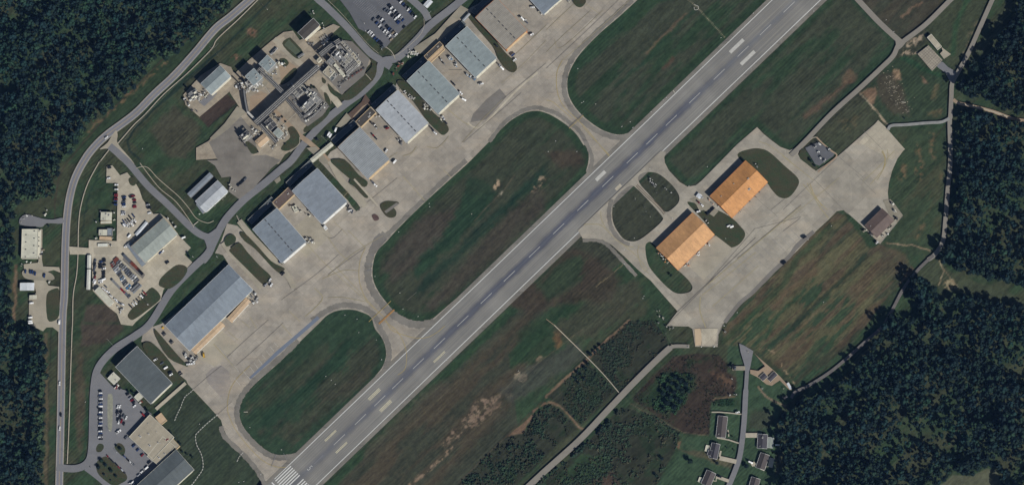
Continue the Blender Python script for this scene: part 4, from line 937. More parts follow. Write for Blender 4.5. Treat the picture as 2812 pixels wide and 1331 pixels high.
for w in ('c 1000,150 1050,98 1060,108 1012,160',): gable('bridge_gangway','short raised gangway beside the tan-roofed hangar','gangway',G(w),6,.3,RM['pale'],'metal_wall',over=.1)
OG='pair of orange hangars on the east apron'
gable('orange_hangar','bright orange gabled hangar beside the curved grass island, upper of the pair','hangar',G('l 948,535 1217,268 1372,438 1107,703'),9,5.6,RM['orange'],'orange_wall','orange_wall',OG,door='-y:9',doormat='orange_wall',win=7,units=4)
gable('orange_hangar','orange gabled hangar with a faded pale south slope, lower of the pair','hangar',G('l 550,920 822,655 978,828 705,1090'),9,5.6,RM['orangep'],'orange_wall','orange_wall',OG,door='-y:9',doormat='orange_wall',win=7)
gable('brown_house','brown metal building with stepped gable at the end of the east apron','building',G('m 605,758 735,630 830,718 700,843'),7,2.6,RM['brown'],'brown_wall','brown_wall',door='-y:5',doormat='white',win=4,units=1)
for q,l in (('m 560,700 583,722 m 640,665 660,640','x'),): pass
# west yard
gable('workshop','pale green workshop with grey north slope in the vehicle yard','workshop',G('d 975,640 1215,430 1325,545 1080,765'),10,3,RM['greenlight'],'metal_wall','tan_wall',door='-y:6',doormat='cream',win=6,vents=0)
gable('lean_to','long grey lean-to on the vehicle yard end of the green workshop','lean-to',G('d 940,597 1062,785 1082,770 970,640'),4,.6,RM['grey'],'metal_wall',over=.2)
gable('open_shed','narrow white and grey open shed on the shaded side of the green workshop','shed',G('d 1003,548 1085,452 1102,468 1020,565'),4,.4,RM['white'],'steel',over=.2)
gable('barracks','grey and white gabled building beside the site road bend','building',G('e 238,300 400,150 478,232 305,392'),7,2.8,RM['pale'],'metal_wall','white',door='-y:4',doormat='white',win=6)
gable('open_shed','long narrow pale shed in front of the grey gabled building','shed',G('e 160,265 345,97 362,112 215,262'),5,.4,RM['grey'],'steel',over=.2)
gable('lean_to','small grey end lean-to of the gabled building by the bend','lean-to',G('e 240,330 290,395 310,380 260,310'),4,.4,RM['grey'],'metal_wall',over=.1)
gable('warehouse','cream flat-roofed warehouse west of the main road','warehouse',G('d 157,728 165,510 285,513 280,731'),6,0,RM['cream'],'cream',flat=True,skylights=8,over=.1,win=5,canopy=[('+y',0.5,4,'cream')] and [('-y',3.4,3.4,'cream')])
gable('garage','small white garage below the cream warehouse','garage',G('d 150,966 150,911 255,912 252,967'),5,.8,RM['white'],'tan_wall','white',door='+x:3',doormat='white')
gable('canopy','small open canopy under the white garage','canopy',G('d 220,1030 220,1003 271,1003 271,1030'),4,.3,RM['cream'],'cream',over=.1)
gable('long_canopy','long narrow white ribbed canopy beside the vehicle yard','canopy',G('d 645,960 650,812 674,812 669,960'),4.5,.5,RM['whitestrip'],'steel','white',over=.3,group='long canopy sections')
gable('long_canopy','upper shorter section of the long white canopy beside the vehicle yard','canopy',G('d 650,800 652,706 677,706 675,800'),4.5,.5,RM['whitestrip'],'steel','white',over=.3,group='long canopy sections')
gable('office','cream office with dashed roof panels, upper of the two yard offices','office',G('d 750,445 752,385 832,389 828,446'),4.5,.8,RM['cream'],'cream',door='-x:2',win=3,units=3)
gable('office_wing','narrow cream wing right below the upper yard office','office',G('d 750,470 750,452 830,453 830,471'),3.5,.4,RM['cream'],'tan_wall')
gable('office','small cream office, lower of the two in the yard','office',G('d 735,555 737,515 795,517 794,560'),4,.6,RM['cream'],'cream',win=2,units=1)
gable('store','grey flat store beside the lower yard office','store',G('d 797,560 798,505 836,506 835,560'),3.5,0,RM['grey'],'metal_wall',flat=True,over=.1)
gable('office_wing','tan wing under the lower yard office','office',G('d 740,592 742,568 832,570 830,592'),3,.3,RM['tanroof'],'tan_wall')
gable('site_trailer','striped white site trailer on the yard','trailer',G('d 728,640 728,618 800,622 800,642'),3.4,.25,RM['whitestrip'],'cream')
gable('store_shed','cream roofed shed set diagonally in the lower yard','shed',G('d 704,966 812,1086 848,1055 740,945'),6.5,1.2,RM['cream'],'cream','white',win=5,door='+y:5')
# lower left
gable('workshop_hangar','green-grey hangar with low ridge above the lower left car park','hangar',G('f 860,346 1120,610 1280,465 1020,182'),11,2.4,RM['dkgrey'],'metal_wall','white',door='+x:4',doormat='cream',win=6)
gable('portable_office','square cream-roofed office beside the green-grey hangar','office',G('f 800,425 850,474 892,425 845,380'),4.5,.8,RM['cream'],'cream','white',units=2,win=2)
gable('portable_office','small cream hut between parked cars and the green-grey hangar','hut',G('f 1000,565 1030,598 1062,562 1032,531'),3.6,.6,RM['cream'],'cream','white',win=1)
gable('terminal_building','large flat taupe-roofed building by the lower left car park','building',G('f 950,855 1180,1070 1310,925 1130,697')[:1]+G('f 1135,1020 1300,870 1125,697'),7,0,RM['taupe'],'cream',flat=True,over=.2,units=7,win=5)
gable('building_wing','lower right wing of the flat taupe-roofed building','building',G('f 1090,1005 1180,1070 1310,938 1215,855'),6.5,0,RM['taupe'],'cream',flat=True,over=.1,units=4)
gable('building_wing','terrace block with a red unit beside the taupe building','building',G('f 1215,850 1300,940 1345,945 1250,838'),5.5,0,RM['taupe'],'tan_wall',flat=True,over=.1)
gable('building_wing','small tan canopy at the top corner of the taupe building','building',G('f 1140,700 1218,772 1220,735 1215,698'),4,0,RM['tanroof'],'tan_wall',flat=True,over=.1)
gable('hangar','dark and grey gabled hangar cut by the bottom edge at the lower left','hangar',G('f 985,1245 1310,957 1443,1098 1130,1390'),10,3,RM['dkgrey'],'metal_wall','cream',door='-y:5',doormat='cream',win=6)
# works buildings
gable('works_building','long green-grey gabled store at the west end of the chemical works','store',G('b 275,622 418,490 500,568 350,706'),14,2.6,RM['greygreen'],'cream','white',door='-y:5',doormat='cream',win=3)
gable('process_building','tall square grey-green process building, lower of the two','process building',G('b 600,573 668,510 735,578 672,632'),21,.5,RM['greygreen'],'metal_wall','white',win=0,units=3)
gable('process_building','tall square grey-green process building, upper of the two','process building',G('b 705,473 772,411 832,470 772,537'),21,.5,RM['greygreen'],'metal_wall','white',win=0,units=3)
gable('works_building','dark brown roofed store by the top of the chemical works','store',G('b 1000,240 1112,138 1160,188 1042,300'),18,.6,RM['dkbrown'],'tan_wall','white',door='-y:4',doormat='cream')
gable('control_house','sandy-roofed control house at the lower end of the chemical works','control house',G('b 683,1048 745,993 785,1040 712,1102'),7,1.4,RM['tanroof'],'tan_wall','tan_wall',win=2,units=1,door='-y:2')
gable('process_building','pale square building inside the lower pipe yard','process building',G('b 815,985 850,950 890,992 850,1032'),13,.4,RM['greenlight'],'metal_wall','white')
gable('slab_hut','long flat concrete hut casting a short shadow beside the broken slab','hut',G('k 983,375 903,280 935,255 1012,345'),4,0,MT['concrete_pale'],'cream',flat=True,over=.1)
# village
VG='houses of the small village street'
gable('house','long bungalow with two-tone brown roof beside the brown scrub plot','house',G('q 285,640 315,392 425,407 400,662'),3.2,2.4,RM['shingle2'],'white','white',VG,win=4,units=1,door='+x:2',over=.6)
gable('house','dark-roofed house with a light side deck, second down on the left side of the street','house',G('q 200,885 240,712 335,735 300,915'),3.2,2.6,RM['shingle'],'white','white',VG,win=3,door='+x:2',over=.6)
gable('house_wing','front wing with its own gable on the dark-roofed house with the deck','house wing',G('q 180,860 205,800 275,820 255,880'),3,1.6,RM['shingle'],'white','white',over=.4)
gable('house','dark-roofed house cut by the bottom edge on the left side of the street','house',G('q 110,1195 180,1035 285,1085 215,1245'),3.2,2.6,RM['shingle2'],'white','white',VG,win=3,door='+x:2',over=.6)
gable('house','wide dark house with a pale green patio roof on the right side of the street','house',G('q 780,780 785,612 905,618 892,782'),3.2,2.4,RM['shingle'],'white','white',VG,win=3,units=2,door='+x:2',over=.6)
gable('patio_roof','pale green flat patio roof behind the wide dark house','patio roof',G('q 888,770 900,648 978,655 965,777'),2.8,.2,RM['greenlight'],'steel','white',over=.2)
gable('house','dark-roofed house with fenced deck and white drive on the right side of the street','house',G('q 758,1000 825,828 918,868 868,1048'),3.2,2.6,RM['shingle2'],'white','white',VG,win=3,door='+x:2',over=.6)
gable('house','small dark-roofed house cut by the bottom edge on the right side of the street','house',G('q 675,1240 715,1112 812,1158 775,1285'),3.2,2.6,RM['shingle2'],'white','white',VG,win=3,door='+x:2',over=.6)
for q,l in (('q 150,815 170,740 212,748 195,820','pale wooden deck on the side of the second house'),('q 68,1175 90,1118 130,1135 110,1192','pale wooden deck beside the bottom left house'),('q 905,1000 925,890 985,905 955,1010','pale fenced deck behind the house with the white drive')):
    gable('garden_deck',l,'deck',G(q),.8,0,RM['cream'],'cream',flat=True,over=.05)
gable('farm_shed','small black-roofed shed, left of the two beside the village lane','shed',G('p 905,905 945,873 968,903 935,937'),4,.8,RM['shingle'],'cream')
gable('farm_shed','long black-roofed shed, right of the two beside the village lane','shed',G('p 965,912 1018,866 1042,888 990,946'),4,.8,RM['shingle'],'cream')
gable('white_trailer','white caravan parked at the end of the lane by the woods','caravan',G('p 1135,998 1112,955 1125,945 1150,990'),3,.3,RM['white'],'white')
gable('guard_hut','white-roofed hut near the top car park','hut',G('c 715,45 745,-5 788,15 738,55'),4,.5,RM['white'],'cream','white')
gable('white_canopy','small square white canopy beside the orange hangar lane','canopy',G('l 845,540 860,513 890,535 868,558'),4,.3,RM['white'],'white',over=.2)
# ------------------------------------------------------------------ trees
mtree, nt, b = newmat('foliage'); at=node(nt,'ShaderNodeAttribute',attribute_name='tint'); v=pos(nt)
o=mix(nt,1,at.outputs['Color'],ramp(nt,noise(nt,v,.5,3,.7),.3,.7,.75,1.3),'MULTIPLY')
oi=nt.nodes.new('ShaderNodeObjectInfo'); o=mix(nt,1,o,ramp(nt,oi.outputs['Random'],0,1,.8,1.25),'MULTIPLY')
nt.links.new(o,b.inputs['Base Color']); b.inputs['Roughness'].default_value=.8; b.inputs['Specular IOR Level'].default_value=.15
mbark=plain('bark',col(74,66,58),.2,1.5)
def ico(sub=1):
    bm=bmesh.new(); bmesh.ops.create_icosphere(bm,subdivisions=sub,radius=1); vs=np.array([v.co[:] for v in bm.verts]); fs=np.array([[q.index for q in f.verts] for f in bm.faces]); bm.free(); return vs,fs
IV,IF=ico(1); IV2,IF2=ico(2)
def crown_np(seed, nl=9, R=4.0, H=7.0, leaves=70, cone=0.0):
    """crown about the trunk axis, base at z=0 of the crown; lobes plus many loose leaf tufts. returns verts, tris, per-vertex light/dark tint"""
    r=np.random.default_rng(seed); V=[];F=[];T=[];n=0
    for k in range(nl):
        a=k*2.4+r.random()*1.2; h=(k+.5)/nl; rad=R*(.62*math.sqrt(max(0.05,1-abs(h*1.7-.75)**2))) if not cone else R*(1-h)*.75
        c=np.array([math.cos(a)*rad*(.6+.5*r.random()),math.sin(a)*rad*(.6+.5*r.random()),H*(.15+.75*h)])
        s=R*(.34+.2*r.random())*(1-.35*cone*h); jit=1+(r.random((len(IV),1))-.5)*.5
        V.append(IV*jit*np.array([s,s,s*.8])+c+(r.random(IV.shape)-.5)*s*.25); F.append(IF+n); n+=len(IV); T.append(np.full(len(IV),.85+.3*r.random()))
    for k in range(leaves):
        d=r.normal(size=3); d/=np.linalg.norm(d); d[2]=abs(d[2])*.9+.05 if r.random()<.75 else d[2]
        p=np.array([d[0]*R*(.8+.28*r.random()),d[1]*R*(.8+.28*r.random()),H*.5+d[2]*H*.56]); s=R*(.12+.12*r.random())
        q=(r.random((3,3))-.5)*2*s; V.append(p+q); F.append(np.array([[0,1,2]])+n); n+=3; T.append(np.full(3,.8+.4*r.random()))
    return np.concatenate(V),np.concatenate(F),np.concatenate(T)
def trunk_np(H, r0=.32, limbs=5, seed=0, R=3):
    mb=MB(); r=random.Random(seed)
    mb.cyl((0,0,-.3),(0,0,H*.55),r0,7,0,r0*.75); mb.cyl((0,0,H*.55),(.2,.1,H*.95),r0*.75,6,0,r0*.2)
    for k in range(limbs):
        a=k*2.4+r.random(); z=H*(.45+.4*k/limbs); mb.cyl((0,0,z),(math.cos(a)*R*.6,math.sin(a)*R*.6,z+H*.16),r0*.35,5,0,r0*.1)
    return mb
FOR={}
FOR['north-west']=[G('a 0,-40 N 680,-30 b 520,0 400,130 280,240 150,350 0,470 a 1200,410 1000,640 850,775 700,895 600,1040 470,1185 d 490,0 430,100 400,290 290,290 140,300 100,430 90,560 120,700 85,760 75,1000 100,1200 f 120,60 220,40 300,90 350,130 350,400 330,560 335,700 325,900 330,1280 N -40,1360 -40,-30')]
FOR['north-east']=[G('k 1590,-30 1560,100 1500,200 1430,290 1400,370 1330,450 1340,520 1260,570 1190,590 1150,620 1150,700 1250,730 1400,765 1500,820 1650,850 N 2850,330 2850,-30'), G('k 1210,470 1270,450 1280,510 1230,540')]
FOR['east']=[G('k 1150,830 1200,815 1350,850 1480,900 1650,910 N 2850,800 m 1640,1180 1450,1145 1340,1090 1260,1070 1190,1040 1170,960 1260,880 1285,780 1290,650 1300,520 1290,450 1300,320 1260,250 1285,190 1340,120 1330,30')]
FOR['south-east']=[G('m 930,1140 1000,1115 1060,1162 1120,1215 D 2360,752 2430,745 2500,760 2600,776 N 2850,850 2850,1370 2760,1370 o 1470,1280 1440,1110 1350,1080 1230,1140 1100,1130 1000,1200 1000,1300 N 2100,1370 D 1965,1240 1975,1150 1950,1090 1975,1040 2015,1005 o 60,570 150,500 260,450 330,410 370,340 440,260 500,180 560,60 620,-30 D 2320,800 2285,720')]
TINTS=[(17,33,31),(15,31,31),(20,36,30),(15,30,31),(24,39,29)]
def in_poly(x,y,poly):
    ins=False; n=len(poly)
    for k in range(n):
        ax,ay=poly[k]; bx,by=poly[(k+1)%n]
        if (ay>y)!=(by>y) and x<(bx-ax)*(y-ay)/(by-ay)+ax: ins=not ins
    return ins
def pip(x,y,poly):
    pts=np.array(poly); ins=np.zeros(x.shape,bool)
    for k in range(len(pts)):
        ax,ay=pts[k]; bx,by=pts[(k+1)%len(pts)]
        if ay==by: continue
        ins^=((ay>y)!=(by>y))&(x<(bx-ax)*(y-ay)/(by-ay)+ax)
    return ins
class NB:
    def __init__(s): s.V=[];s.F=[];s.T=[];s.n=0
    def add(s,V,F,T,c): s.V.append(V); s.F.append(F+s.n); s.n+=len(V); s.T.append(T[:,None]*np.array(c)[None])
    def build(s,name,mats):
        me=npmesh(name,np.concatenate(s.V),np.concatenate(s.F)); setcol(me,'tint',np.clip(np.concatenate(s.T),0,1)); return link(name,me,None,mats)
CRN=[crown_np(100+k, nl=5+k%3, R=4.0, H=6.5+(k%3), leaves=26) for k in range(8)]
CRB=[crown_np(200+k, nl=12, R=5.0, H=8.0, leaves=150) for k in range(5)]
CRBM=[]
for k,(V,F,T) in enumerate(CRB):
    me=npmesh('crown',V+np.array([0,0,7.0]),F); setcol(me,'tint',T[:,None]*np.array(col(*TINTS[k%5])[:3])[None]); me.materials.append(mtree); CRBM.append(me)
TRM=trunk_np(13,.38,6,3,4).mesh('trunk'); TRM.materials.append(mbark)
def place_tree(name, x, y, z0, sc_, var, rz, label, group, cat='tree', squash=1.0):
    p=P(x,y,z0); e=bpy.data.objects.new(name,None); C.objects.link(e); e.location=(p.x,p.y,-.1); e.rotation_euler=(0,0,rz); e.scale=(sc_,sc_,sc_*squash)
    tag(e,label,cat,group); c=link('crown',CRBM[var],e); t=link('trunk',TRM,e); return e
NIND=dict(zip(FOR,(90,45,60,75)))
FLAB={'north-west':'large dark green tree standing out along the north-west wood','north-east':'large dark green tree of the top right corner wood','east':'large dark green tree of the wood along the eastern road','south-east':'large dark green tree of the bottom right wood'}
rf=np.random.default_rng(5); allbig=0
for wname,polys in FOR.items():
    nb=NB(); cand=[]
    for poly in polys:
        a=np.array(poly); x0,x1,y0,y1=a[:,0].min(),a[:,0].max(),a[:,1].min(),a[:,1].max(); st=11.6
        gx,gy=np.meshgrid(np.arange(x0,x1,st),np.arange(y0,y1,st)); gx=gx+np.where((np.arange(gx.shape[0])%2)[:,None],st/2,0)
        gx=(gx+(rf.random(gx.shape)-.5)*st*.95).ravel(); gy=(gy+(rf.random(gy.shape)-.5)*st*.95).ravel()
        ins=pip(gx,gy,poly); gx,gy=gx[ins],gy[ins]; d=-sdist(gx,gy,poly)
        cand+=list(zip(gx,gy,d))
    hn=vnoise(np.array([c[0] for c in cand]),np.array([c[1] for c in cand]),60,77,4,.6)
    tn=vnoise(np.array([c[0] for c in cand]),np.array([c[1] for c in cand]),90,78,4,.6)
    order=sorted(range(len(cand)),key=lambda i: cand[i][2]+rf.random()*26+ (1e3 if not(-5<cand[i][0]<2817 and -5<cand[i][1]<1336) else 0))
    big=set(); chosen=[]
    for i in order:
        if len(big)>=NIND[wname]: break
        x,y,_=cand[i]
        if all((x-cx)**2+(y-cy)**2>17**2 for cx,cy in chosen): big.add(i); chosen.append((x,y))
    for i,(x,y,d) in enumerate(cand):
        if i in big:
            s=.72+.38*rf.random()+(.12 if d>14 else 0)
            place_tree('woodland_tree',x,y,11*s,s,int(rf.integers(5)),rf.random()*6.28,FLAB[wname],'large trees of the %s wood'%wname); allbig+=1
            continue
        if (hn[i]<.42 and d>14) : 
            if rf.random()<.6: continue
        V,F,T=CRN[int(rf.integers(8))]; s=.5+.95*rf.random()**1.6+ (hn[i]-.5)*.5; s=max(.5,s); a=rf.random()*6.28; ca,sa=math.cos(a),math.sin(a)
        ht=7+7*rf.random()+ (hn[i]-.4)*22; ht=max(3,ht) if (d>8 or wname!='north-west') else max(1.0,ht*.3)
        p=P(x,y,ht+3); W=V@np.array([[ca,sa,0],[-sa,ca,0],[0,0,1]])*s*np.array([1,1,1.05])+np.array([p.x,p.y,ht])
        kk=(.7+.3*tn[i]+.5*rf.random()**1.5); c=col(*[q*kk for q in TINTS[int(rf.integers(5))]])[:3]
        if tn[i]>.62 or rf.random()<.03: c=(c[0]*1.15,c[1]*1.2,c[2]*1.0)
        if wname=='north-west' and d<16: c=col(40,56,38)[:3]
        nb.add(W,F,T,c)
    fo_=nb.build('forest',[mtree]); tag(fo_,'closed canopy of dark trees filling the %s wood'%wname,'woodland',None,'stuff')
    # dark leaf litter floor under the canopy
# thickets -----------------------------------------------------------
SHV=[crown_np(300+k, nl=3, R=1.6, H=1.8, leaves=8) for k in range(5)]
def thicket(poly, n, label, hmax=1.0, dens=None, tint=(44,60,44), name='undergrowth'):
    nb=NB(); a=np.array(poly); x=a[:,0].min()+rf.random(n)*(np.ptp(a[:,0])); y=a[:,1].min()+rf.random(n)*np.ptp(a[:,1])
    ins=pip(x,y,poly); x,y=x[ins],y[ins]; m_=vnoise(x,y,38,dens or 5,4,.6); h_=vnoise(x,y,18,(dens or 5)+1,3)
    for i in range(len(x)):
        if m_[i]<.47: continue
        V,F,T=SHV[int(rf.integers(5))]; s=(.45+.7*rf.random())*hmax*(.6+.9*h_[i]); p=P(x[i],y[i],0); ang=rf.random()*6.28; ca,sa=math.cos(ang),math.sin(ang)
        W=V@np.array([[ca,sa,0],[-sa,ca,0],[0,0,1]])*s+np.array([p.x,p.y,-.3]); k_=.8+.45*rf.random()
        g=m_[i]; c=col(*[q*k_ for q in ((tint[0]*.95,tint[1],tint[2]*.95) if g>.52 else (tint[0]*1.15,tint[1]*.92,tint[2]*.88))])[:3]
        nb.add(W,F,T,c)
    if nb.V: tag(nb.build(name,[mtree]),label,'undergrowth',None,'stuff')
thicket(TH1,2600,'rough scrub in the square plot above the diagonal road',.9,5,(46,56,44))
thicket(TH2,1700,'low scrub between the dirt track and the pale footpath',1.0,7,(44,56,42))
thicket(TH3,3000,'green scrub strip along the diagonal road at the bottom',1.25,9,(42,56,42))
thicket(TH4,4200,'wide scrub field below the diagonal road',1.1,11,(46,58,44))
thicket(TH5,2200,'brown and green scrub beside the village street',.6,13,(46,52,40))
thicket(G('n 700,600 790,470 850,400 960,380 1110,395 1120,480 1020,620 960,690 850,680'),900,'dense bushes around the clump in the brown scrub plot',1.3,15,(40,60,40))
thicket(G('n 0,560 20,600 -330,930 -640,1219 -560,1219 -260,960 100,700'),400,'bushes along the ditch track',1.6,17,(38,54,42))
thicket(G('n 575,650 610,660 300,925 60,1130 -60,1230 -90,1219 30,1125 300,890'),1500,'bushy hedge line along the lower side of the diagonal road',2.6,19,(34,48,38))
thicket(G('c 520,650 600,640 720,760 800,850 880,930 860,1000 700,860 600,740'),260,'weeds on the strip between the fourth and fifth hangars',.7,21,(52,62,48))
thicket(G('n 1245,590 1360,575 1400,590 1400,630 1245,635'),160,'dense green reeds in the pond plot',.8,23,(34,54,36))
# free-standing clumps and garden trees (each a tree of its own)
def single(x,y,s,label,group=None,name='tree',cat='tree',squash=.8): place_tree(name,x,y,6*s,s,int(rf.integers(5)),rf.random()*6.28,label,group,cat,squash)
for g in G('n 960,420 1000,440 930,460 980,490 1040,470 1080,430 900,500 950,530 1010,520 870,540 920,570 970,580 1000,600 900,610 950,640 880,650 1060,520'): single(g[0],g[1],.55+.25*rf.random(),'bushy tree of the clump in the brown scrub plot','trees of the scrub plot clump')
for g in G('n 410,190 380,210 360,230 310,320 290,350 330,250'): single(g[0],g[1],.42+.15*rf.random(),'small tree where the ditch track meets the pale footpath','small trees at the footpath crossing')
for g in G('n 230,380 260,400 220,430 280,430 240,460'): single(g[0],g[1],.4,'small tree in the scrub beside the ditch track','small scrub trees by the track')
for (x,y),s,l in ((G('n 1070,1040')[0],.75,'lone dark tree casting a long shadow on the lawn left of the houses'),(G('n 860,1020')[0],.5,'dark bush in the scrub left of the lone lawn tree'),(G('n 820,1150')[0],.5,'dark bush in the scrub near the bottom edge'),
    (G('q 300,955')[0],.5,'tree beside the drive of the dark-roofed house with the deck'),(G('q 655,990')[0],.6,'big tree over the white drive on the right side of the street'),(G('q 680,940')[0],.35,'small tree above the white drive on the right side of the street'),
    (G('q 640,1000')[0],.45,'round tree at the street edge by the white drive'),(G('q 480,640')[0],.22,'small shrub on the front lawn of the long bungalow'),(G('q 430,600')[0],.3,'shrub against the front of the long bungalow'),
    (G('q 500,800')[0],.2,'small shrub on the front lawn of the second house'),(G('q 415,770')[0],.22,'pair of dark shrubs on the lawn of the second house'),(G('q 1005,710')[0],.3,'small tree behind the green patio roof'),
    (G('p 250,150')[0],.42,'dark bush beside the lower orange hangar'),(G('n 1370,340')[0],.35,'small tree at the end of the scrub by the village street'),(G('n 1400,355')[0],.28,'shrub beside the driveway stub of the village street'),
    (G('L 130,920')[0],.6,'largest tree on the tree island of the lower left car park'),(G('L 95,1000')[0],.6,'tree at the left rim of the tree island'),(G('L 180,970')[0],.5,'tree in the middle of the tree island'),(G('L 250,1040')[0],.5,'tree toward the bays of the tree island'),(G('L 160,1085')[0],.35,'small tree low on the tree island'),
    (G('L 310,1110')[0],.45,'tree at the lower right of the tree island'),(G('L 240,1155')[0],.25,'shrub at the bottom of the tree island'),(G('L 360,770')[0],.45,'round tree on the small island by the taupe building'),(G('L 310,730')[0],.35,'left tree on the small island by the taupe building'),
    (G('L 690,300')[0],.5,'tree at the top corner of the taupe building'),(G('L 460,65')[0],.35,'tree beside the small cream hut'),(G('L 520,80')[0],.4,'tree between the cream hut and the green-grey hangar'),
    (G('d 360,485')[0],.35,'pointed tree on the lawn east of the cream warehouse'),(G('d 1395,690')[0],.4,'dark shrub at the edge of the yard by the site road bend'),(G('d 1410,720')[0],.35,'second dark shrub by the site road bend'),
    (G('k 1250,450')[0],.4,'small tree beside the eastern road'),(G('m 210,275')[0],.5,'round bush in the corner of the utility pad lawn'),(G('m 235,310')[0],.35,'smaller bush by the utility pad'),(G('k 735,880')[0],.22,'lone dark shrub in the rough meadow'),
    (G('e 620,455')[0],.01,'x')):
    if s>.1: single(x,y,s,l)
for g in G('f 1270,830 1300,870 1340,910 1355,970 1430,1010 1390,990'): single(g[0],g[1],.3+.1*rf.random(),'dark round shrub of the row beside the taupe building','shrubs beside the taupe building','shrub','shrub')
for g in G('b 880,870 850,890 905,905 890,460 870,470 1120,650 1100,640 b 700,1130 900,1070'): single(g[0],g[1],.25+.1*rf.random(),'small shrub growing between the process units','shrubs in the works','shrub','shrub')
# ------------------------------------------------------------------ vehicles
def car_meshes(kind):
    """body and cabin glass of a road vehicle, length along x, on wheels, z=0 at the road"""
    prof=dict(sedan=(4.7,1.85,[(-2.35,.55),(-2.3,.95),(-1.6,1.02),(-1.0,1.02),(1.0,1.0),(2.15,.85),(2.35,.5)],[(-1.65,1.0),(-1.05,1.42),(.35,1.44),(1.05,.98)]),
      suv=(4.9,1.95,[(-2.45,.6),(-2.4,1.1),(1.15,1.12),(2.25,1.02),(2.45,.55)],[(-2.35,1.1),(-2.1,1.75),(.5,1.76),(1.2,1.1)]),
      van=(5.6,2.05,[(-2.8,.5),(-2.8,1.2),(2.0,1.25),(2.6,1.1),(2.8,.5)],[(-2.78,1.2),(-2.7,2.2),(1.2,2.2),(2.0,1.22)]),
      pickup=(5.6,1.98,[(-2.8,.6),(-2.8,1.15),(1.3,1.15),(2.6,1.05),(2.8,.55)],[(-.7,1.12),(-.5,1.78),(.8,1.78),(1.45,1.13)]))[kind]
    L,Wd,low,cab=prof; b=MB(); h=Wd/2
    def extr(mb,pts,w0,w1,mi,zb=None):
        n=len(pts); top=[(x,z) for x,z in pts]; z0=min(z for _,z in pts) if zb is None else zb
        ring=top+[(top[-1][0],z0),(top[0][0],z0)] if zb is not None else top
        m_=len(ring); zs=[z for _,z in ring]; zm,zM=min(zs),max(zs)
        ww=lambda z:(w0+(w1-w0)*((z-zm)/(zM-zm+1e-6)))
        vs=[(x,-ww(z),z) for x,z in ring]+[(x,ww(z),z) for x,z in ring]
        mb.add(vs,[(k,(k+1)%m_,m_+(k+1)%m_,m_+k) for k in range(m_)]+[tuple(range(m_-1,-1,-1)),tuple(range(m_,2*m_))],mi)
    extr(b,low,h,h*.94,0,.32)
    # roof panel above the glass
    c1,c2=cab[1],cab[2]; b.box(c1[0]+.05,c2[0]-.05,-h*.76,h*.76,c1[1]-.02,c1[1]+.05)
    for sx in (-1,1):
        for sy in (-1,1): b.cyl((sx*L*.31,sy*(h-.22),.34),(sx*L*.31,sy*(h+.01),.34),.34,10,1)
    b.box(L/2-.06,L/2+.03,-h*.9,-h*.55,.62,.8,2); b.box(L/2-.06,L/2+.03,h*.55,h*.9,.62,.8,2)
    if kind=='pickup': b.box(-2.6,-.85,-h*.82,h*.82,1.14,1.165,1)
    g=MB(); extr(g,cab,h*.92,h*.74,0); 
    return b.mesh('body_'+kind), g.mesh('cabin_glass')
CM={}
def get_car(kind,colr):
    if (kind,colr) not in CM:
        b,g=car_meshes(kind); b.materials.append(MT['car_'+colr]); b.materials.append(MT['tyre']); b.materials.append(MT['white']); g.materials.append(MT['glass'] if colr!='white' or kind!='van' else MT['car_white'])
        CM[(kind,colr)]=(b,g)
    return CM[(kind,colr)]
def hdg(a,b):
    p,q=P(*a),P(*b); return math.atan2(q.y-p.y,q.x-p.x)
def add_car(px,py,ang,kind,colr,label,group=None,s=1.0,name=None):
    b,g=get_car(kind,colr); p=P(px,py,0); o=bpy.data.objects.new(name or ('parked_'+{'sedan':'car','suv':'car','van':'van','pickup':'pickup'}[kind]),b); C.objects.link(o)
    o.location=(p.x,p.y,ZL[0]+.02); o.rotation_euler=(0,0,ang); o.scale=(s,s,s)
    tag(o,label,{'sedan':'car','suv':'car','van':'van','pickup':'pickup truck'}[kind],group)
    w_=bpy.data.objects.new('cabin_glass',g); C.objects.link(w_); w_.parent=o; return o
rc=random.Random(3)
ORD=['first','second','third','fourth','fifth','sixth','seventh','eighth','ninth','tenth','eleventh','twelfth','thirteenth','fourteenth','fifteenth','sixteenth','seventeenth','eighteenth','nineteenth','twentieth','twenty-first','twenty-second','twenty-third','twenty-fourth','twenty-fifth','twenty-sixth','twenty-seventh','twenty-eighth']
KN=dict(sedan='car',suv='SUV',van='van',pickup='pickup')
PAL='white white silver silver grey grey black black black blue blue red tan'.split()
def carrow(pts,ang,where,group,cols=None,kinds=None,s=1.08):
    for k,(x,y) in enumerate(pts):
        c_=(cols[k%len(cols)] if cols else rc.choice(PAL)); kd=(kinds[k%len(kinds)] if kinds else rc.choice(['sedan','sedan','suv','suv','pickup','van']))
        add_car(x+rc.uniform(-.3,.3),y+rc.uniform(-.4,.4),math.radians(ang+rc.uniform(-3,3))+(math.pi if rc.random()<.5 else 0),kd,c_,'%s %s, %s down %s'%(c_,KN[kd],ORD[k],where),group,s)
w,b_,s_,g_,k_,r_,t_='white','blue','silver','grey','black','red','tan'
TG='cars in the top car park'
carrow(G('R 1115,10 1165,50 1205,92 1240,130 1312,200 1345,238 1385,285 1440,350'),46,'the outer right row of the top car park',TG,[k_,w,b_,k_,w,b_,k_,w])
carrow(G('R 935,125 972,170 1028,235 1065,268 1125,325 1162,370 1200,412 1222,550'),46,'the second row from the right of the top car park',TG,[k_,w,w,k_,w,s_,b_,k_])
carrow(G('R 850,205 900,235 940,262 1000,320 1060,382 1088,440 1118,460'),46,'the third row from the right of the top car park',TG,[g_,g_,w,k_,w,b_,b_])
carrow(G('R 722,360 785,405 832,462 885,530 925,580 968,618 1010,652 1056,700'),46,'the fourth row from the right of the top car park',TG,[k_,w,g_,k_,b_,g_,t_,w])
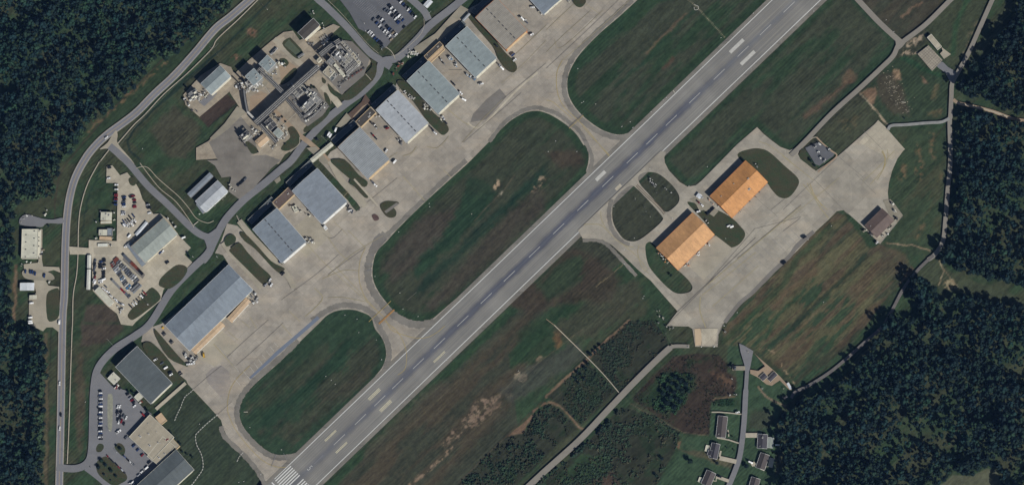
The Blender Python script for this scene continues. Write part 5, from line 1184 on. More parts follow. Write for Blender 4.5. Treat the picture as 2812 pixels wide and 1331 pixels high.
carrow(G('R 620,400 690,468 742,520 790,580 838,628 880,660 930,730 968,790'),46,'the fifth row from the right of the top car park',TG,[g_,b_,w,g_,w,w,w,t_])
carrow(G('R 530,640 565,672 608,715 648,762 698,808 740,845 780,885 802,940'),46,'the outer left row of the top car park',TG,[w,w,w,b_,b_,k_,k_,g_])
YG='cars in the west yard'
carrow(G('Y 250,415 250,495 245,580 245,605 245,655 235,685 235,745'),0,'the column beside the lawn of the west yard',YG,[w,w,r_,r_,r_,b_,b_])
carrow(G('Y 135,135 125,310'),10,'the upper left corner of the west yard',YG,[k_,w])
carrow(G('Y 380,620 380,658 375,700 372,738 378,780 368,878 365,912'),5,'the middle column of the west yard',YG,[b_,k_,g_,b_,w,s_,w])
carrow(G('Y 505,620 530,605 552,670 555,715 555,770 555,790'),8,'the right column of the west yard',YG,[k_,r_,r_,k_,r_,r_])
carrow(G('Y 535,935 482,965 450,1005 425,1030 375,1030 350,1080 372,1085'),-52,'the upper diagonal line of the west yard',YG,[b_,k_,k_,g_,b_,k_,w])
carrow(G('Y 560,1015 525,1035 545,1045 500,1055 515,1080 470,1080 480,1095 440,1100 410,1085'),-52,'the lower diagonal line of the west yard',YG,[w,w,k_,s_,w,w,g_,w,s_])
carrow(G('Y 775,752 800,806 805,888'),8,'the short column by the green wedge of the west yard',YG,[s_,k_,w])
carrow(G('T 410,168 410,203 350,212 340,268 412,272 342,322 400,345'),12,'the upper block by the long canopy',YG,[k_,k_,b_,k_,k_,k_,w])
carrow(G('T 402,408 402,448 400,500 400,560 330,575 345,615'),20,'the lower block by the long canopy',YG,[k_,k_,k_,w,w,w])
carrow(G('T 235,200 232,260 235,320 215,375 235,440 230,520 205,580 232,610'),70,'the clutter line right of the long canopy',YG,[g_,k_,g_,g_,k_,r_,w,w])
carrow(G('T 1215,830 1180,870 1150,890 1112,930 1072,972 1030,1012 985,1050 935,1085'),-48,'the row along the lower grass wedge',YG,[r_,k_,w,t_,k_,w,w,k_])
carrow(G('T 400,735 440,700 450,790 482,800 520,850 540,880'),-38,'the row beside the cream shed',YG,[w,g_,w,w,k_,w])
carrow(G('T 632,950 670,992 722,1030 780,1045'),-30,'the row at the gate below the cream shed',YG,[w,w,g_,w])
carrow(G('d 965,565 1215,680 1195,690 940,640'),45,'the spots around the green workshop',YG,[w,w,b_,w],['van','suv','suv','pickup'])
add_car(*G('d 1248,762')[0],.6,'suv','black','black car alone on the forecourt of the green workshop',None,1.2)
add_car(*G('d 1368,577')[0],.4,'van','white','white van at the right edge of the green workshop forecourt',None)
LG='cars in the lower left car park'
col_pts=[(108,48+k_i*23.6) for k_i in range(26)]
carrow([G('L %f,%f'%(x+12+(5 if i%3 else -2),y+14))[0] for i,(x,y) in enumerate(col_pts)],2,'the long left column of the lower car park',LG,[k_,w,b_,g_,w,k_,s_,b_,w,k_])
carrow(G('L 335,252 362,252 332,320 378,318 340,352 368,380 408,365 440,392 340,415 382,432 350,440 412,462'),70,'the cluster in the middle of the lower car park',LG,[w,w,k_,k_,s_,k_,g_,w,k_,r_,w,k_])
carrow(G('L 460,100 490,148 515,172 532,200 545,245'),35,'the diagonal row by the cream hut',LG,[k_,s_,r_,k_,w])
carrow(G('L 420,868 460,910 492,938 525,958'),-46,'the row above the bottom bays',LG,[b_,k_,w,g_])
carrow(G('L 215,870 232,890 272,925 322,968 345,995 388,1032 415,1058'),-46,'the row along the tree island',LG,[r_,k_,k_,k_,r_,s_,k_])
carrow(G('L 440,635 535,735 585,785 640,850 725,940'),44,'the bays against the taupe building',LG,[g_,b_,b_,r_,k_])
carrow(G('L 690,1008 640,1052 592,1098 515,1188'),40,'the line in front of the bottom hangar',LG,[w,w,s_,w],['van','pickup','sedan','van'])
add_car(*G('L 345,560')[0],.6,'pickup','white','white pickup standing alone near the pale median',None,1.4)
add_car(*G('L 660,362')[0],-.8,'van','red','dark red van at the top corner of the taupe building',None,1.4)
add_car(*G('f 1250,882')[0],.6,'sedan','red','bright red car on the terrace of the taupe building',None).location.z=6.4
carrow(G('f 1160,288 1208,315 1237,350 1270,385 1275,400 1347,395'),30,'the line beside the green-grey hangar',LG,[w,g_,w,k_,w,k_])
carrow(G('f 870,495 895,500'),60,'the spot below the square cream office',LG,[r_,k_])
carrow(G('d 193,828 230,832 245,835 265,845 335,860'),80,'the gravel lot below the cream warehouse','cars at the western plots',[b_,b_,b_,b_,b_])
carrow(G('d 238,1062 230,1170 228,1198 f 230,18'),3,'the left edge of the western plots','cars at the western plots',[w,w,w,w],['van'])
for s,a_,c_,kd,l in (('f 447,465',88,'white','sedan','white car driving on the main road beside the lower wood'),('f 457,697',88,'black','sedan','black car driving on the main road below the white one'),('f 448,798',88,'white','sedan','white car on the main road, lowest of the three moving'),('a 795,1027',40,'white','sedan','white car turning at the top junction of the main road'),
  ('f 445,10',88,'white','van','white van on the main road near the western plots'),('e 560,185',50,'black','suv','black car at the rubble yard, first of the row'),('e 580,170',50,'black','suv','black car at the rubble yard, second of the row'),('e 595,155',50,'black','suv','black car at the rubble yard, third of the row'),('e 608,142',50,'grey','suv','grey car at the rubble yard, last of the row'),
  ('U 1005,975',0,'black','suv','black car on the site road beside the chemical works'),('e 757,930',40,'silver','pickup','silver pickup at the end of the grass lane, left of three'),('e 790,895',60,'white','pickup','white pickup at the end of the grass lane, upper of three'),('e 802,930',60,'white','suv','white SUV at the end of the grass lane, right of three'),
  ('e 888,845',45,'black','van','black van below the first hangar'),('e 868,752',60,'blue','suv','dark blue car at the left corner of the first hangar'),('e 1372,345',70,'black','sedan','black car beside the second hangar door'),('e 1385,378',20,'white','sedan','white car beside the second hangar door'),('e 1402,385',70,'grey','sedan','grey car beside the second hangar door'),
  ('e 1555,165',-40,'grey','suv','grey car in front of the third hangar, left of the pair'),('e 1575,188',-40,'white','suv','white car in front of the third hangar, right of the pair'),('c 500,1205',50,'white','van','white van in front of the third hangar'),('c 438,1125',60,'white','sedan','white car at the side of the third hangar'),
  ('c 445,958',20,'red','suv','red vehicle between the third and fourth hangars'),('c 325,915',-60,'black','sedan','black car between the third and fourth hangars, nearest the link'),('c 345,1015',-50,'red','suv','dark red car between the third and fourth hangars, left of two'),('c 358,1030',-50,'black','suv','black car between the third and fourth hangars, right of two'),
  ('c 780,965',-50,'black','van','black van at the lower corner of the fourth hangar'),('c 800,992',-40,'white','sedan','white car at the lower corner of the fourth hangar'),('c 860,878',-50,'silver','suv','silver car at the tip of the weedy strip, upper'),('c 880,915',-50,'black','suv','black car at the tip of the weedy strip, lower'),
  ('c 940,630',-50,'black','suv','black car by the side of the fifth hangar'),('c 992,695',-50,'white','suv','white car by the corner of the fifth hangar'),('c 1015,745',-30,'white','van','white van on the apron below the fifth hangar'),('c 1142,628',10,'white','pickup','red and white pickup on the apron below the sixth hangar'),
  ('c 1280,490',-45,'silver','pickup','silver pickup beside the grass strip of the sixth hangar'),('c 1298,512',-45,'white','van','white van beside the grass strip of the sixth hangar'),('c 1380,412',40,'blue','van','blue and white van at the end of the grass strip'),('c 1392,450',40,'white','sedan','white car at the end of the grass strip'),
  ('c 1255,345',-40,'black','suv','black car on the strip beside the tan-roofed hangar'),('c 1518,262',30,'white','suv','white car in front of the tan-roofed hangar'),('c 1525,60',0,'white','sedan','white car by the top edge hangar'),('c 1450,145',-45,'white','van','white van at the side of the tan-roofed hangar'),('c 1480,170',-45,'grey','suv','grey car at the side of the tan-roofed hangar'),
  ('b 1228,1000',60,'white','van','white van behind the third hangar, upper of the group'),('b 1240,1012',60,'white','van','white van behind the third hangar, lower of the group'),('b 1280,968',70,'white','van','white van behind the third hangar, right of the group'),('b 1215,1020',60,'black','suv','black car behind the third hangar'),
  ('l 860,655',20,'white','suv','white car beside the upper corner of the lower orange hangar'),('l 932,668',50,'black','suv','black car between the orange hangars, first of three'),('l 950,655',50,'black','suv','black car between the orange hangars, second of three'),('l 970,635',50,'black','suv','black car between the orange hangars, third of three'),
  ('l 883,545',-40,'silver','suv','silver car beside the small square white canopy'),('l 865,588',-45,'red','pickup','red pickup between the orange hangars'),('l 885,605',-45,'white','pickup','white pickup between the orange hangars'),
  ('m 160,845',30,'black','van','black utility vehicle on the lower edge of the east apron'),('p 1092,60',40,'black','van','black utility vehicle further down the east apron edge'),('m 10,1035',40,'black','van','black utility vehicle at the verge of the east apron'),
  ('m 840,705',-50,'black','suv','black car beside the brown metal building'),('q 330,1120',-20,'black','sedan','black car on the drive of the bottom left house'),('q 1020,743',0,'white','van','white van behind the green patio roof house'),('q 545,355',15,'white','sedan','white car at the first driveway of the village street'),
  ('n 1520,1050',-25,'white','van','white van on the drive under the big street tree'),('n 1385,332',80,'black','suv','black car at the driveway stub of the village lane'),('n 1405,350',80,'grey','suv','grey car at the driveway stub of the village lane'),('c 1150,0',0,'silver','sedan','silver car near the gangway of the tan-roofed hangar'),
  ('h 215,318',20,'white','suv','white car beside the unit at the end of the long hangar'),('h 185,322',10,'white','sedan','white car left of the unit at the end of the long hangar'),('b 155,745',0,'black','sedan','black drum trailer at the west end of the works pad')):
    add_car(*G(s)[0],math.radians(a_),kd,c_,l,None,1.15)
# flat trailers in the equipment block
def trailer(px,py,ang,L,W,top,label,group,load=None,H=1.1,name='flatbed_trailer',cat='trailer'):
    p=P(px,py,0); e=empty(name,(p.x,p.y,ZL[0]+.02),ang,label,cat,group)
    mb=MB(); mb.box(-L/2,L/2,-W/2,W/2,.8,H); mb.build('deck',top,e)
    mb=MB(); mb.box(-L/2,L/2,-W*.2,W*.2,.45,.8); mb.cyl((L/2,0,.6),(L/2+1.3,0,.6),.08,6); mb.build('chassis','steel_dark',e)
    mb=MB()
    for x in (-L*.3,-L*.3+1.1):
        for sy in (-1,1): mb.cyl((x,sy*(W/2-.3),.42),(x,sy*(W/2+.02),.42),.42,10)
    mb.build('wheel','tyre',e)
    if load:
        mb=MB()
        for (x0,x1,y0,y1,z1) in load: mb.box(x0,x1,y0,y1,H,H+z1)
        mb.build('load','steel',e)
    return e
tops=['steel','steel_light','car_grey','car_silver','blue','steel_dark','car_grey','white']
TT='trailers of the equipment block'
for k in range(15):
    t=k/14; 
    for r_i,(xa,ya,xb,yb) in enumerate(((625,150,1065,605),(580,235,905,745))):
        x,y=G('T %f,%f'%(xa+(xb-xa)*t+rc.uniform(-6,6),ya+(yb-ya)*t+rc.uniform(-6,6)))[0]; L_=rc.uniform(6.5,9.0)
        trailer(x,y,math.radians(43+rc.uniform(-2,2)),L_,2.0,tops[(k*3+r_i*2+k//4)%8] if k>1 else 'rust','%s trailer, %s down the %s line of the equipment block'%({'steel':'steel grey','steel_light':'pale grey','car_grey':'dark grey','car_silver':'silver','blue':'blue','steel_dark':'dark','white':'white','rust':'rusty red'}[tops[(k*3+r_i*2+k//4)%8] if k>1 else 'rust'],ORD[k],('right','left')[r_i]),TT,[(rc.uniform(-3,-1),rc.uniform(0,3),-.7,.7,rc.uniform(.2,.9))] if rc.random()<.6 else None)
a_=math.radians(-46)
for i,(s,L_,mt_,l) in enumerate((('T 870,155',16,'car_grey','long dark container, uppermost of the dark line by the workshop'),('T 960,245',7,'rust','short pinkish red container in the dark line by the workshop'),('T 1030,310',13,'rust','long dark red container, third in the dark line by the workshop'),('T 1115,400',12,'car_black','long black container, last in the dark line by the workshop'))):
    x,y=G(s)[0]; p=P(x,y,0); e=empty('shipping_container',(p.x,p.y,ZL[0]+.02),a_,l,'container','containers by the workshop'); mb=MB(); mb.box(-L_/2,L_/2,-2.1,2.1,.1,2.7); mb.build('body',mt_,e)
    mb=MB(); [mb.box(-L_/2+.3+q*.6,-L_/2+.5+q*.6,-2.0,2.0,2.7,2.76) for q in range(int(L_/.6))]; mb.build('roof_ribs',mt_,e); mb=MB(); mb.box(L_/2,L_/2+.08,-1.9,1.9,.2,2.6); mb.build('door','steel_dark',e)
trailer(*G('T 655,660')[0],a_,19,3.6,'steel_light','long pale trailer parked below the equipment block',None,[(-9,9,-1.6,1.6,1.6)])
add_car(*G('T 778,780')[0],a_,'van','red','dark red truck cab behind the long pale trailer',None,1.5)
trailer(*G('T 852,852')[0],a_,6.5,4,'car_grey','short dark flatbed behind the dark red truck cab',None)
add_car(*G('T 903,892')[0],-a_,'suv','grey','grey car last in the line below the long pale trailer',None,1.2)
for s,mt_,l in (('T 1060,745','blue','long teal trailer with box load at the lower rim of the equipment block'),('T 1015,715','car_blue','long dark blue trailer beside the teal one')): trailer(*G(s)[0],math.radians(43),15,2.7,mt_,l,None,[(-7,7,-1.2,1.2,1.7)])
# ------------------------------------------------------------------ chemical works
def pipe_rack(s, W, H, n, label, deck=True, cover=None, name='pipe_rack', cat='pipe rack', group=None):
    pts=[P(x,y,H) for x,y in G(s)]; e=empty(name,(pts[0].x,pts[0].y,0),0,label,cat,group); o=Vector((pts[0].x,pts[0].y,0))
    fr=MB(); pp=[MB(),MB(),MB()]; dk=MB(); tr=MB()
    for a,b in zip(pts,pts[1:]):
        a=a-o; b=b-o; d=(b-a); L=d.length; d.normalize(); nrm=Vector((-d.y,d.x,0)); m_=max(1,int(L/6))
        for k in range(m_+1):
            c=a+d*(L*k/m_)
            for sg in (-1,1):
                q=c+nrm*sg*W/2; fr.beam((q.x,q.y,0),(q.x,q.y,H),.35,.35)
            for h in (H*.55,H-.3): fr.beam(tuple(c+nrm*W/2+Vector((0,0,h-H))),tuple(c-nrm*W/2+Vector((0,0,h-H))),.3,.35)
        for sg in (-1,1):
            for h in (H*.55,H-.3): fr.beam(tuple(a+nrm*sg*W/2+Vector((0,0,h-H))),tuple(b+nrm*sg*W/2+Vector((0,0,h-H))),.25,.35)
        for k in range(n):
            r=.14+.2*rc.random(); off=-W/2+W*(k+.5)/n; z=r
            pp[k%3].cyl(tuple(a+nrm*off+Vector((0,0,z))),tuple(b+nrm*off+Vector((0,0,z))),r,7)
        if deck and H>9: dk.beam(tuple(a+Vector((0,0,-.9))),tuple(b+Vector((0,0,-.9))),W*.9,.12)  # upper solid deck, added so the tall racks cast a fuller shadow
        if deck: dk.beam(tuple(a+Vector((0,0,-H*.42))),tuple(b+Vector((0,0,-H*.42))),W*.96,.15)
        if cover: tr.beam(tuple(a+Vector((0,0,.5))),tuple(b+Vector((0,0,.5))),W*.75,.5)
    fr.build('frame','steel_dark',e)
    for k,mn in enumerate(('steel_light','steel','steel_dark')):
        if pp[k].v: pp[k].build('pipes',mn,e)
    if dk.v: dk.build('deck','steel_dark',e)
    if tr.v: tr.build('cover',cover,e)
    return e
def proc_frame(quad, H, nx, ny, label, lvls=3, vessels=4, top=.5, mats=('steel','steel_light'), name='process_unit'):
    c,ang,L,W=frame_of(G(quad),H); e=empty(name,(c.x,c.y,0),ang,label,'process unit')
    fr=MB()
    for i in range(nx+1):
        for j in range(ny+1):
            x=-L+2*L*i/nx; y=-W+2*W*j/ny; fr.beam((x,y,0),(x,y,H),.4,.4)
    for l in range(1,lvls+1):
        z=H*l/lvls
        for i in range(nx+1): fr.beam((-L+2*L*i/nx,-W,z),(-L+2*L*i/nx,W,z),.3,.4)
        for j in range(ny+1): fr.beam((-L,-W+2*W*j/ny,z),(L,-W+2*W*j/ny,z),.3,.4)
    fr.build('frame','steel_light',e)
    for l in range(1,lvls+1):
        z=H*l/lvls; dk=MB()
        for i in range(nx):
            for j in range(ny):
                if rc.random()<(top if l==lvls else .7): dk.box(-L+2*L*i/nx+.2,-L+2*L*(i+1)/nx-.2,-W+2*W*j/ny+.2,-W+2*W*(j+1)/ny-.2,z+.2,z+.28)
        if dk.v: dk.build('deck',('steel_dark','steel','mesh_grey')[l%2],e)
    for k in range(vessels):
        x=rc.uniform(-L*.85,L*.85); y=rc.uniform(-W*.85,W*.85); r=rc.uniform(.6,1.5); h=rc.uniform(2,5); z=H*rc.choice((.6,1.0)); mb=MB()
        if rc.random()<.5: mb.cyl((x,y,z*.3),(x,y,z+h),r,12); mb.cyl((x,y,z+h),(x,y,z+h+r*.4),r,12,0,r*.3)
        else: mb.cyl((x-h*.8,y,z+r+.3),(x+h*.8,y,z+r+.3),r,12)
        mb.build('vessel',rc.choice(('steel_light','steel','cream','white','steel_dark')),e)
    mb=MB()
    for k in range(vessels*2):
        x=rc.uniform(-L,L); y=rc.uniform(-W,W); z=H*rc.uniform(.3,1.05)
        if k%2: mb.cyl((x,-W,z),(x,W,z),.18,6)
        else: mb.cyl((-L,y,z),(L,y,z),.18,6)
    mb.build('pipes','cream',e)
    rl=MB()
    for (a,b) in (((-L,-W),(L,-W)),((L,-W),(L,W)),((L,W),(-L,W)),((-L,W),(-L,-W))):
        for z in (H+.6,H+1.1): rl.beam((*a,z),(*b,z),.07,.07)
    rl.build('railing','steel_light',e); return e
def tank(s, r, h, label, mat='white', group=None, horiz=None):
    x,y=G(s)[0]; p=P(x,y,0); e=empty('storage_tank',(p.x,p.y,0),0,label,'tank',group); mb=MB()
    if horiz is not None:
        d=Vector((math.cos(math.radians(horiz)),math.sin(math.radians(horiz)),0))*h/2; a=(-d.x,-d.y,r+.8); b=(d.x,d.y,r+.8); mb.cyl(a,b,r,14)
        dd=d.normalized()*r*.4; mb.cyl(b,(b[0]+dd.x,b[1]+dd.y,b[2]),r,14,0,r*.4); mb.cyl(a,(a[0]-dd.x,a[1]-dd.y,a[2]),r,14,0,r*.4); mb.build('shell',mat,e)
        sd=MB(); [sd.box(-.3,.3,-r*.8,r*.8,0,.9,rz=math.radians(horiz),c=(d.x*t,d.y*t)) for t in (-.6,.6)]; sd.build('saddle','steel',e)
    else:
        mb.cyl((0,0,0),(0,0,h),r,20); mb.cyl((0,0,h),(0,0,h+r*.25),r,20,0,.2); mb.build('shell',mat,e)
        hp=MB(); hp.cyl((r*.3,0,h+r*.15),(r*.3,0,h+r*.25+.5),.35,8); hp.build('hatch','steel',e)
        ld=MB(); [ld.beam((r+.1,yy,0),(r+.1,yy,h),.06,.06) for yy in (-.25,.25)]; ld.build('ladder','steel',e)
    return e
MT['mesh_grey']=plain('grating',col(88,88,90),.3,1.5)
pipe_rack('U 262,772 330,712 610,455',7.5,15,9,'main pipe rack of the chemical works, lower left run')
pipe_rack('U 612,452 800,285 1010,100',7.5,15,9,'main pipe rack of the chemical works, upper right run below the process building')
pipe_rack('b 1160,410 1240,345 1310,300',6,15,7,'end of the main pipe rack beside the open process hall')
pipe_rack('U 606,420 500,310 400,215 300,125',5.5,12,7,'pipe rack climbing from the main rack to the two tall square buildings')
pipe_rack('U 630,470 730,590 830,700',4.5,8,6,'pipe rack dropping from the main rack along the tank yard')
pipe_rack('U 130,380 145,500 172,640',2.6,11,3,'tall covered conveyor at the left of the sandy plot',cover='steel')
pipe_rack('U 172,640 230,700 290,752',3.6,11,3,'covered conveyor bridge joining the main rack',cover='steel_light')
pipe_rack('U 330,790 420,890 520,1000',5,8,6,'pipe rack along the pale square building in the lower pipe yard')
pipe_rack('U 560,840 620,780 750,655',.8,1.2,2,'low pale pipeline crossing the dirt track of the works',deck=False)
pipe_rack('U 375,330 460,440',1.2,1.4,2,'pair of low pipes on the pad below the square buildings',deck=False)
# upper right process hall
proc_frame('V 380,420 520,230 790,500 590,690',17,4,5,'open steel process hall with dark interior at the top of the works',3,9,.25)
proc_frame('V 600,715 800,520 860,575 655,775',9,8,2,'bank of air coolers along the open process hall',2,0,1.0)
gable('process_building','narrow brownish roof block at the upper rim of the open process hall','process building',G('V 520,210 575,162 800,370 745,415'),11,0,RM['tan'],'metal_wall',flat=True,over=.1,units=5)
gable('process_building','pale roof gallery along the right rim of the open process hall','process building',G('V 745,415 800,370 930,590 880,620'),9,0,RM['taupe'],'cream',flat=True,over=.1,units=4)
gable('process_building','long pale roofed building in the middle of the upper process unit','process building',G('V 398,640 440,612 632,820 580,868'),10,0,RM['cream'],'cream',flat=True,over=.1,units=2)
gable('process_building','pale roof with a grey half, left of the upper process unit','process building',G('V 180,765 310,660 420,752 320,902'),9,0,RM['taupe'],'cream',flat=True,over=.1,units=3)
gable('process_building','grey flat block at the lower left of the upper process unit','process building',G('V 315,905 430,775 480,830 370,960'),5,0,RM['dkgrey'],'metal_wall',flat=True,over=.1,units=4)
gable('process_building','small block of the pipe rack left of the upper process unit','process building',G('V 60,545 130,490 170,520 98,592'),8,0,RM['taupe'],'cream',flat=True,over=.1,units=1)
proc_frame('V 280,560 350,485 430,560 350,640',11,2,2,'rusty red process frame beside the pale roofed building',3,3,.8)
pipe_rack('V 650,800 800,680 890,590',3,6,5,'pale pipe rack in front of the air coolers'); pipe_rack('V 935,600 830,690 650,850',2.2,5,4,'outer pale pipe rack of the upper process unit')
pipe_rack('V 600,170 740,320 860,440 935,590',2.2,7,4,'pipe run down the right rim of the upper process unit',deck=False)
PG='pumps below the upper process unit'
def skid(x,y,ang,s,label,group,mats=('steel','steel_light','steel_dark','white','cream'),z=0,name='machine_skid',cat='machine skid',h=1.0):
    p=P(x,y,0); e=empty(name,(p.x,p.y,ZL[0]+z),ang,label,cat,group); mb=MB(); mb.box(-s,s,-s*.6,s*.6,0,.35); mb.build('base',rc.choice(mats),e)
    mb=MB(); mb.box(-s*.8,-s*.1,-s*.45,s*.45,.35,.35+s*(.6+rc.random()*.9)*h); mb.cyl((s*.1,0,.35+s*.4),(s*.85,0,.35+s*.4),s*.35,10); mb.build('casing',rc.choice(mats),e)
    mb=MB(); mb.cyl((s*.4,s*.2,.3),(s*.4,s*.2,.6+s*1.4*h),s*.13,6); mb.build('pipe',rc.choice(mats),e); return e
for k in range(11):
    t=k/10; x,y=G('V %f,%f'%(560+t*440,1000-t*290))[0]; skid(x,y,.8,1.5+.4*rc.random(),'dark rusty pump of the diagonal pump row below the upper process unit',PG,('rust','steel_dark','steel_dark'),name='pump_set',cat='pump')
def clutter(reg, pts, n, spread, label, group, mats=('steel','steel_light','steel_dark','white','cream'), smin=.7, smax=1.9, h=1.2):
    q=G(reg+' '+pts); nm,ct='ground_equipment','ground equipment'
    for w_,a_,b__ in (('gas bottles','gas_bottle_rack','gas bottles'),('drum','oil_drum','drum'),('cylinder','gas_cylinder_set','cylinders'),('crate','storage_crate','crate'),('cart','support_cart','cart'),('box','equipment_box','box'),('stone block','stone_block','stone block'),('post box','barrier_post','post'),('garden object','garden_furniture','garden furniture'),('pale unit','cooling_unit','cooling unit'),('machine','process_machine' if reg in 'UVb' else 'ground_equipment','machine')):
        if w_ in label: nm,ct=a_,b__; break
    for k in range(n):
        x,y=q[k%len(q)]; skid(x+rc.gauss(0,spread),y+rc.gauss(0,spread),rc.choice((.76,.76+1.57)),rc.uniform(smin,smax),label,group,mats,h=h,name=nm,cat=ct)
clutter('V','640,900 700,950 540,1050 580,1000 660,940 700,880',12,3,'small machine in the clutter at the foot of the pump row','machines at the pump row')
clutter('V','870,470 900,520 850,420 930,650 800,540 760,440',12,3,'small machine on the right rim of the upper process unit','machines on the rim of the upper unit')
clutter('V','200,230 230,200 260,170 280,150',4,.5,'long white rack of gas bottles beside the process hall shadow','gas bottle racks',('white','steel_light'),1.8,2.6)
clutter('V','90,690 140,720 200,640 240,540 180,600 460,890 520,860',12,3,'small machine along the left rim of the upper process unit','machines on the left rim')
# middle tank yard (unit 2)
for k,(s,l_) in enumerate((('U 730,470',8),('U 765,440',9),('U 800,410',8),('U 745,530',7),('U 775,560',7),('U 700,430',8),('U 835,385',7))):
    tank(s,1.5,l_,'grey horizontal tank of the parallel row in the middle tank yard, %s of seven'%ORD[k],('steel','steel_light','cream','steel','steel_light','steel_dark','steel')[k],'horizontal tanks of the middle tank yard',horiz=-43)
proc_frame('U 690,400 800,300 880,360 770,470',10,3,3,'low steel frame over the horizontal tanks',2,5,.3)
proc_frame('U 860,400 910,350 1040,490 990,540',12,4,2,'steel frame on the right rim of the middle tank yard',3,6,.6)
proc_frame('U 810,590 960,440 1010,500 850,650',11,5,2,'crowded lower frame of the middle tank yard',3,10,.6)
pipe_rack('U 840,700 920,640 1000,560 1060,500',3,6,6,'pipe rack on the lower rim of the middle tank yard')
pipe_rack('U 880,740 960,690 1050,600 1100,550',2,4,4,'outer pipe rack of the middle tank yard')
clutter('U','870,680 900,660 930,640 960,610 990,590 1020,570 1060,560 1090,560 830,690 880,720',34,4,'small machine in the crowded lower rim of the middle tank yard','machines of the middle tank yard')
clutter('U','760,330 800,340 850,330 700,350 660,390 650,430 880,340',18,4,'small machine at the top of the middle tank yard','machines at the top of the tank yard')
clutter('U','1010,620 1040,600 1070,580 985,640 1100,545 1060,540',14,2.5,'dark cylinder set of the lower right corner of the middle tank yard','cylinders of the tank yard corner',('steel_dark','steel'))
# around the two square process buildings
clutter('U','240,360 270,340 300,330 330,300 220,370 190,380 320,280 150,390 280,370',40,4.5,'pale machine in the clutter at the foot of the lower square building','machines at the lower square building',('white','cream','steel_light','steel'),.8,2.2)
clutter('U','500,90 540,70 570,80 600,80 520,110 480,130 450,150',20,4,'pale machine beside the upper square building','machines at the upper square building',('white','cream','steel_light','steel'),.8,2.2)
clutter('U','480,200 500,180 510,210 450,230',9,3,'dark machine below the upper square building','machines below the upper square building',('steel_dark','steel','white'))
clutter('U','60,320 90,340 60,350 80,370 110,300 45,330',14,2.5,'black and white machine of the cluster left of the lower square building','machines of the left cluster',('white','steel_dark','white'))
clutter('U','110,240 130,260 150,280 120,220',8,3,'dark machine behind the lower square building','machines behind the lower square building',('steel_dark','steel'))
tank('U 80,350',2.6,5,'squat dark and white tank left of the lower square building','steel_dark'); tank('U 45,345',1.8,4,'small white tank at the left cluster','white')
tank('U 590,75',1.8,6,'white tank right of the upper square building','white'); tank('U 555,60',1.4,7,'slim pale tank beside the upper square building','cream')
tank('U 130,360',1.0,22,'slender tall stack at the head of the conveyor','steel_light')
proc_frame('U 140,300 190,260 250,330 190,370',12,2,2,'steel frame tower against the lower square building',3,3,.7); proc_frame('U 300,150 350,110 400,170 350,210',11,2,2,'steel frame tower between the two square buildings',3,3,.6)
# lower pipe yard
proc_frame('U 75,930 170,860 220,930 130,1000',12,3,3,'crowded steel frame at the rubble yard',2,8,.7)
clutter('U','85,985 115,1000 145,1030 165,1055 95,950 70,940',12,1.5,'dark box of the short row beside the rubble yard','boxes beside the rubble yard',('steel_dark',),.9,1.5)
clutter('U','250,860 280,880 310,850 300,910 340,880 260,900',20,4,'small machine between the control house and the pipe rack','machines by the control house')
clutter('U','530,980 560,970 600,960 630,950 660,920 500,1030 470,1060 640,880 600,850',22,4,'small machine on the lower rim of the pipe yard','machines of the lower pipe yard')
clutter('U','540,720 520,700 560,740 480,690 530,740',12,3,'dark machine by the curved wall below the main rack','machines by the curved wall',('steel_dark','steel','cream'))
proc_frame('U 370,770 450,700 520,800 440,870',9,2,2,'low dark frame under the main rack',2,2,.9); tank('U 335,1055',2.2,2,'small black round tank in front of the control house','steel_dark')
for k in range(10): 
    t=k/9; x,y=G('U %f,%f'%(400+t*150,870+t*150))[0]
# west equipment
clutter('b','190,720 215,700 240,710 260,740 200,740 235,680 280,700 310,690 320,710',34,3.5,'grey or white machine of the cluster at the west end of the works','machines at the west end',('white','steel_light','steel','steel_dark','cream'),.9,2.3)
clutter('b','150,742 180,770 190,785 215,822 250,828',9,1.5,'round black drum set on the gravel at the west end of the works','drums at the west end',('steel_dark','white'))
proc_frame('b 180,700 230,665 265,710 215,745',9,2,2,'steel frame tower at the west end of the works',3,3,.6)
for s,l in (('b 815,395','red and white tank trailer above the square buildings, left'),('b 830,378','white tank trailer above the square buildings, right')): trailer(*G(s)[0],.75,9,2.4,'white' if 'white tank' in l else 'rust',l,None,[(-4,4,-1,1,1.8)])
trailer(*G('b 1022,418')[0],.6,10,2.6,'white','white box trailer by the mossy walled plot',None,[(-4.8,4.8,-1.2,1.2,2)])
for k in range(4): trailer(*G('b %f,%f'%(1180+k*13,305-k*9))[0],-.85,9,1.6,'steel_light','pale pipe trailer of the short row above the main rack, %s'%ORD[k],'pipe trailers above the main rack',[(-4,4,-.5,.5,.8)])
clutter('b','1075,310 1095,325 1110,350 1080,330 1150,375',9,2.5,'dark machine above the main rack by the dark-roofed store','machines by the dark-roofed store',('steel_dark','steel'))
clutter('b','1110,100 1120,120 1180,190 1185,215',7,2.5,'pale machine beside the dark-roofed store','machines beside the dark-roofed store')
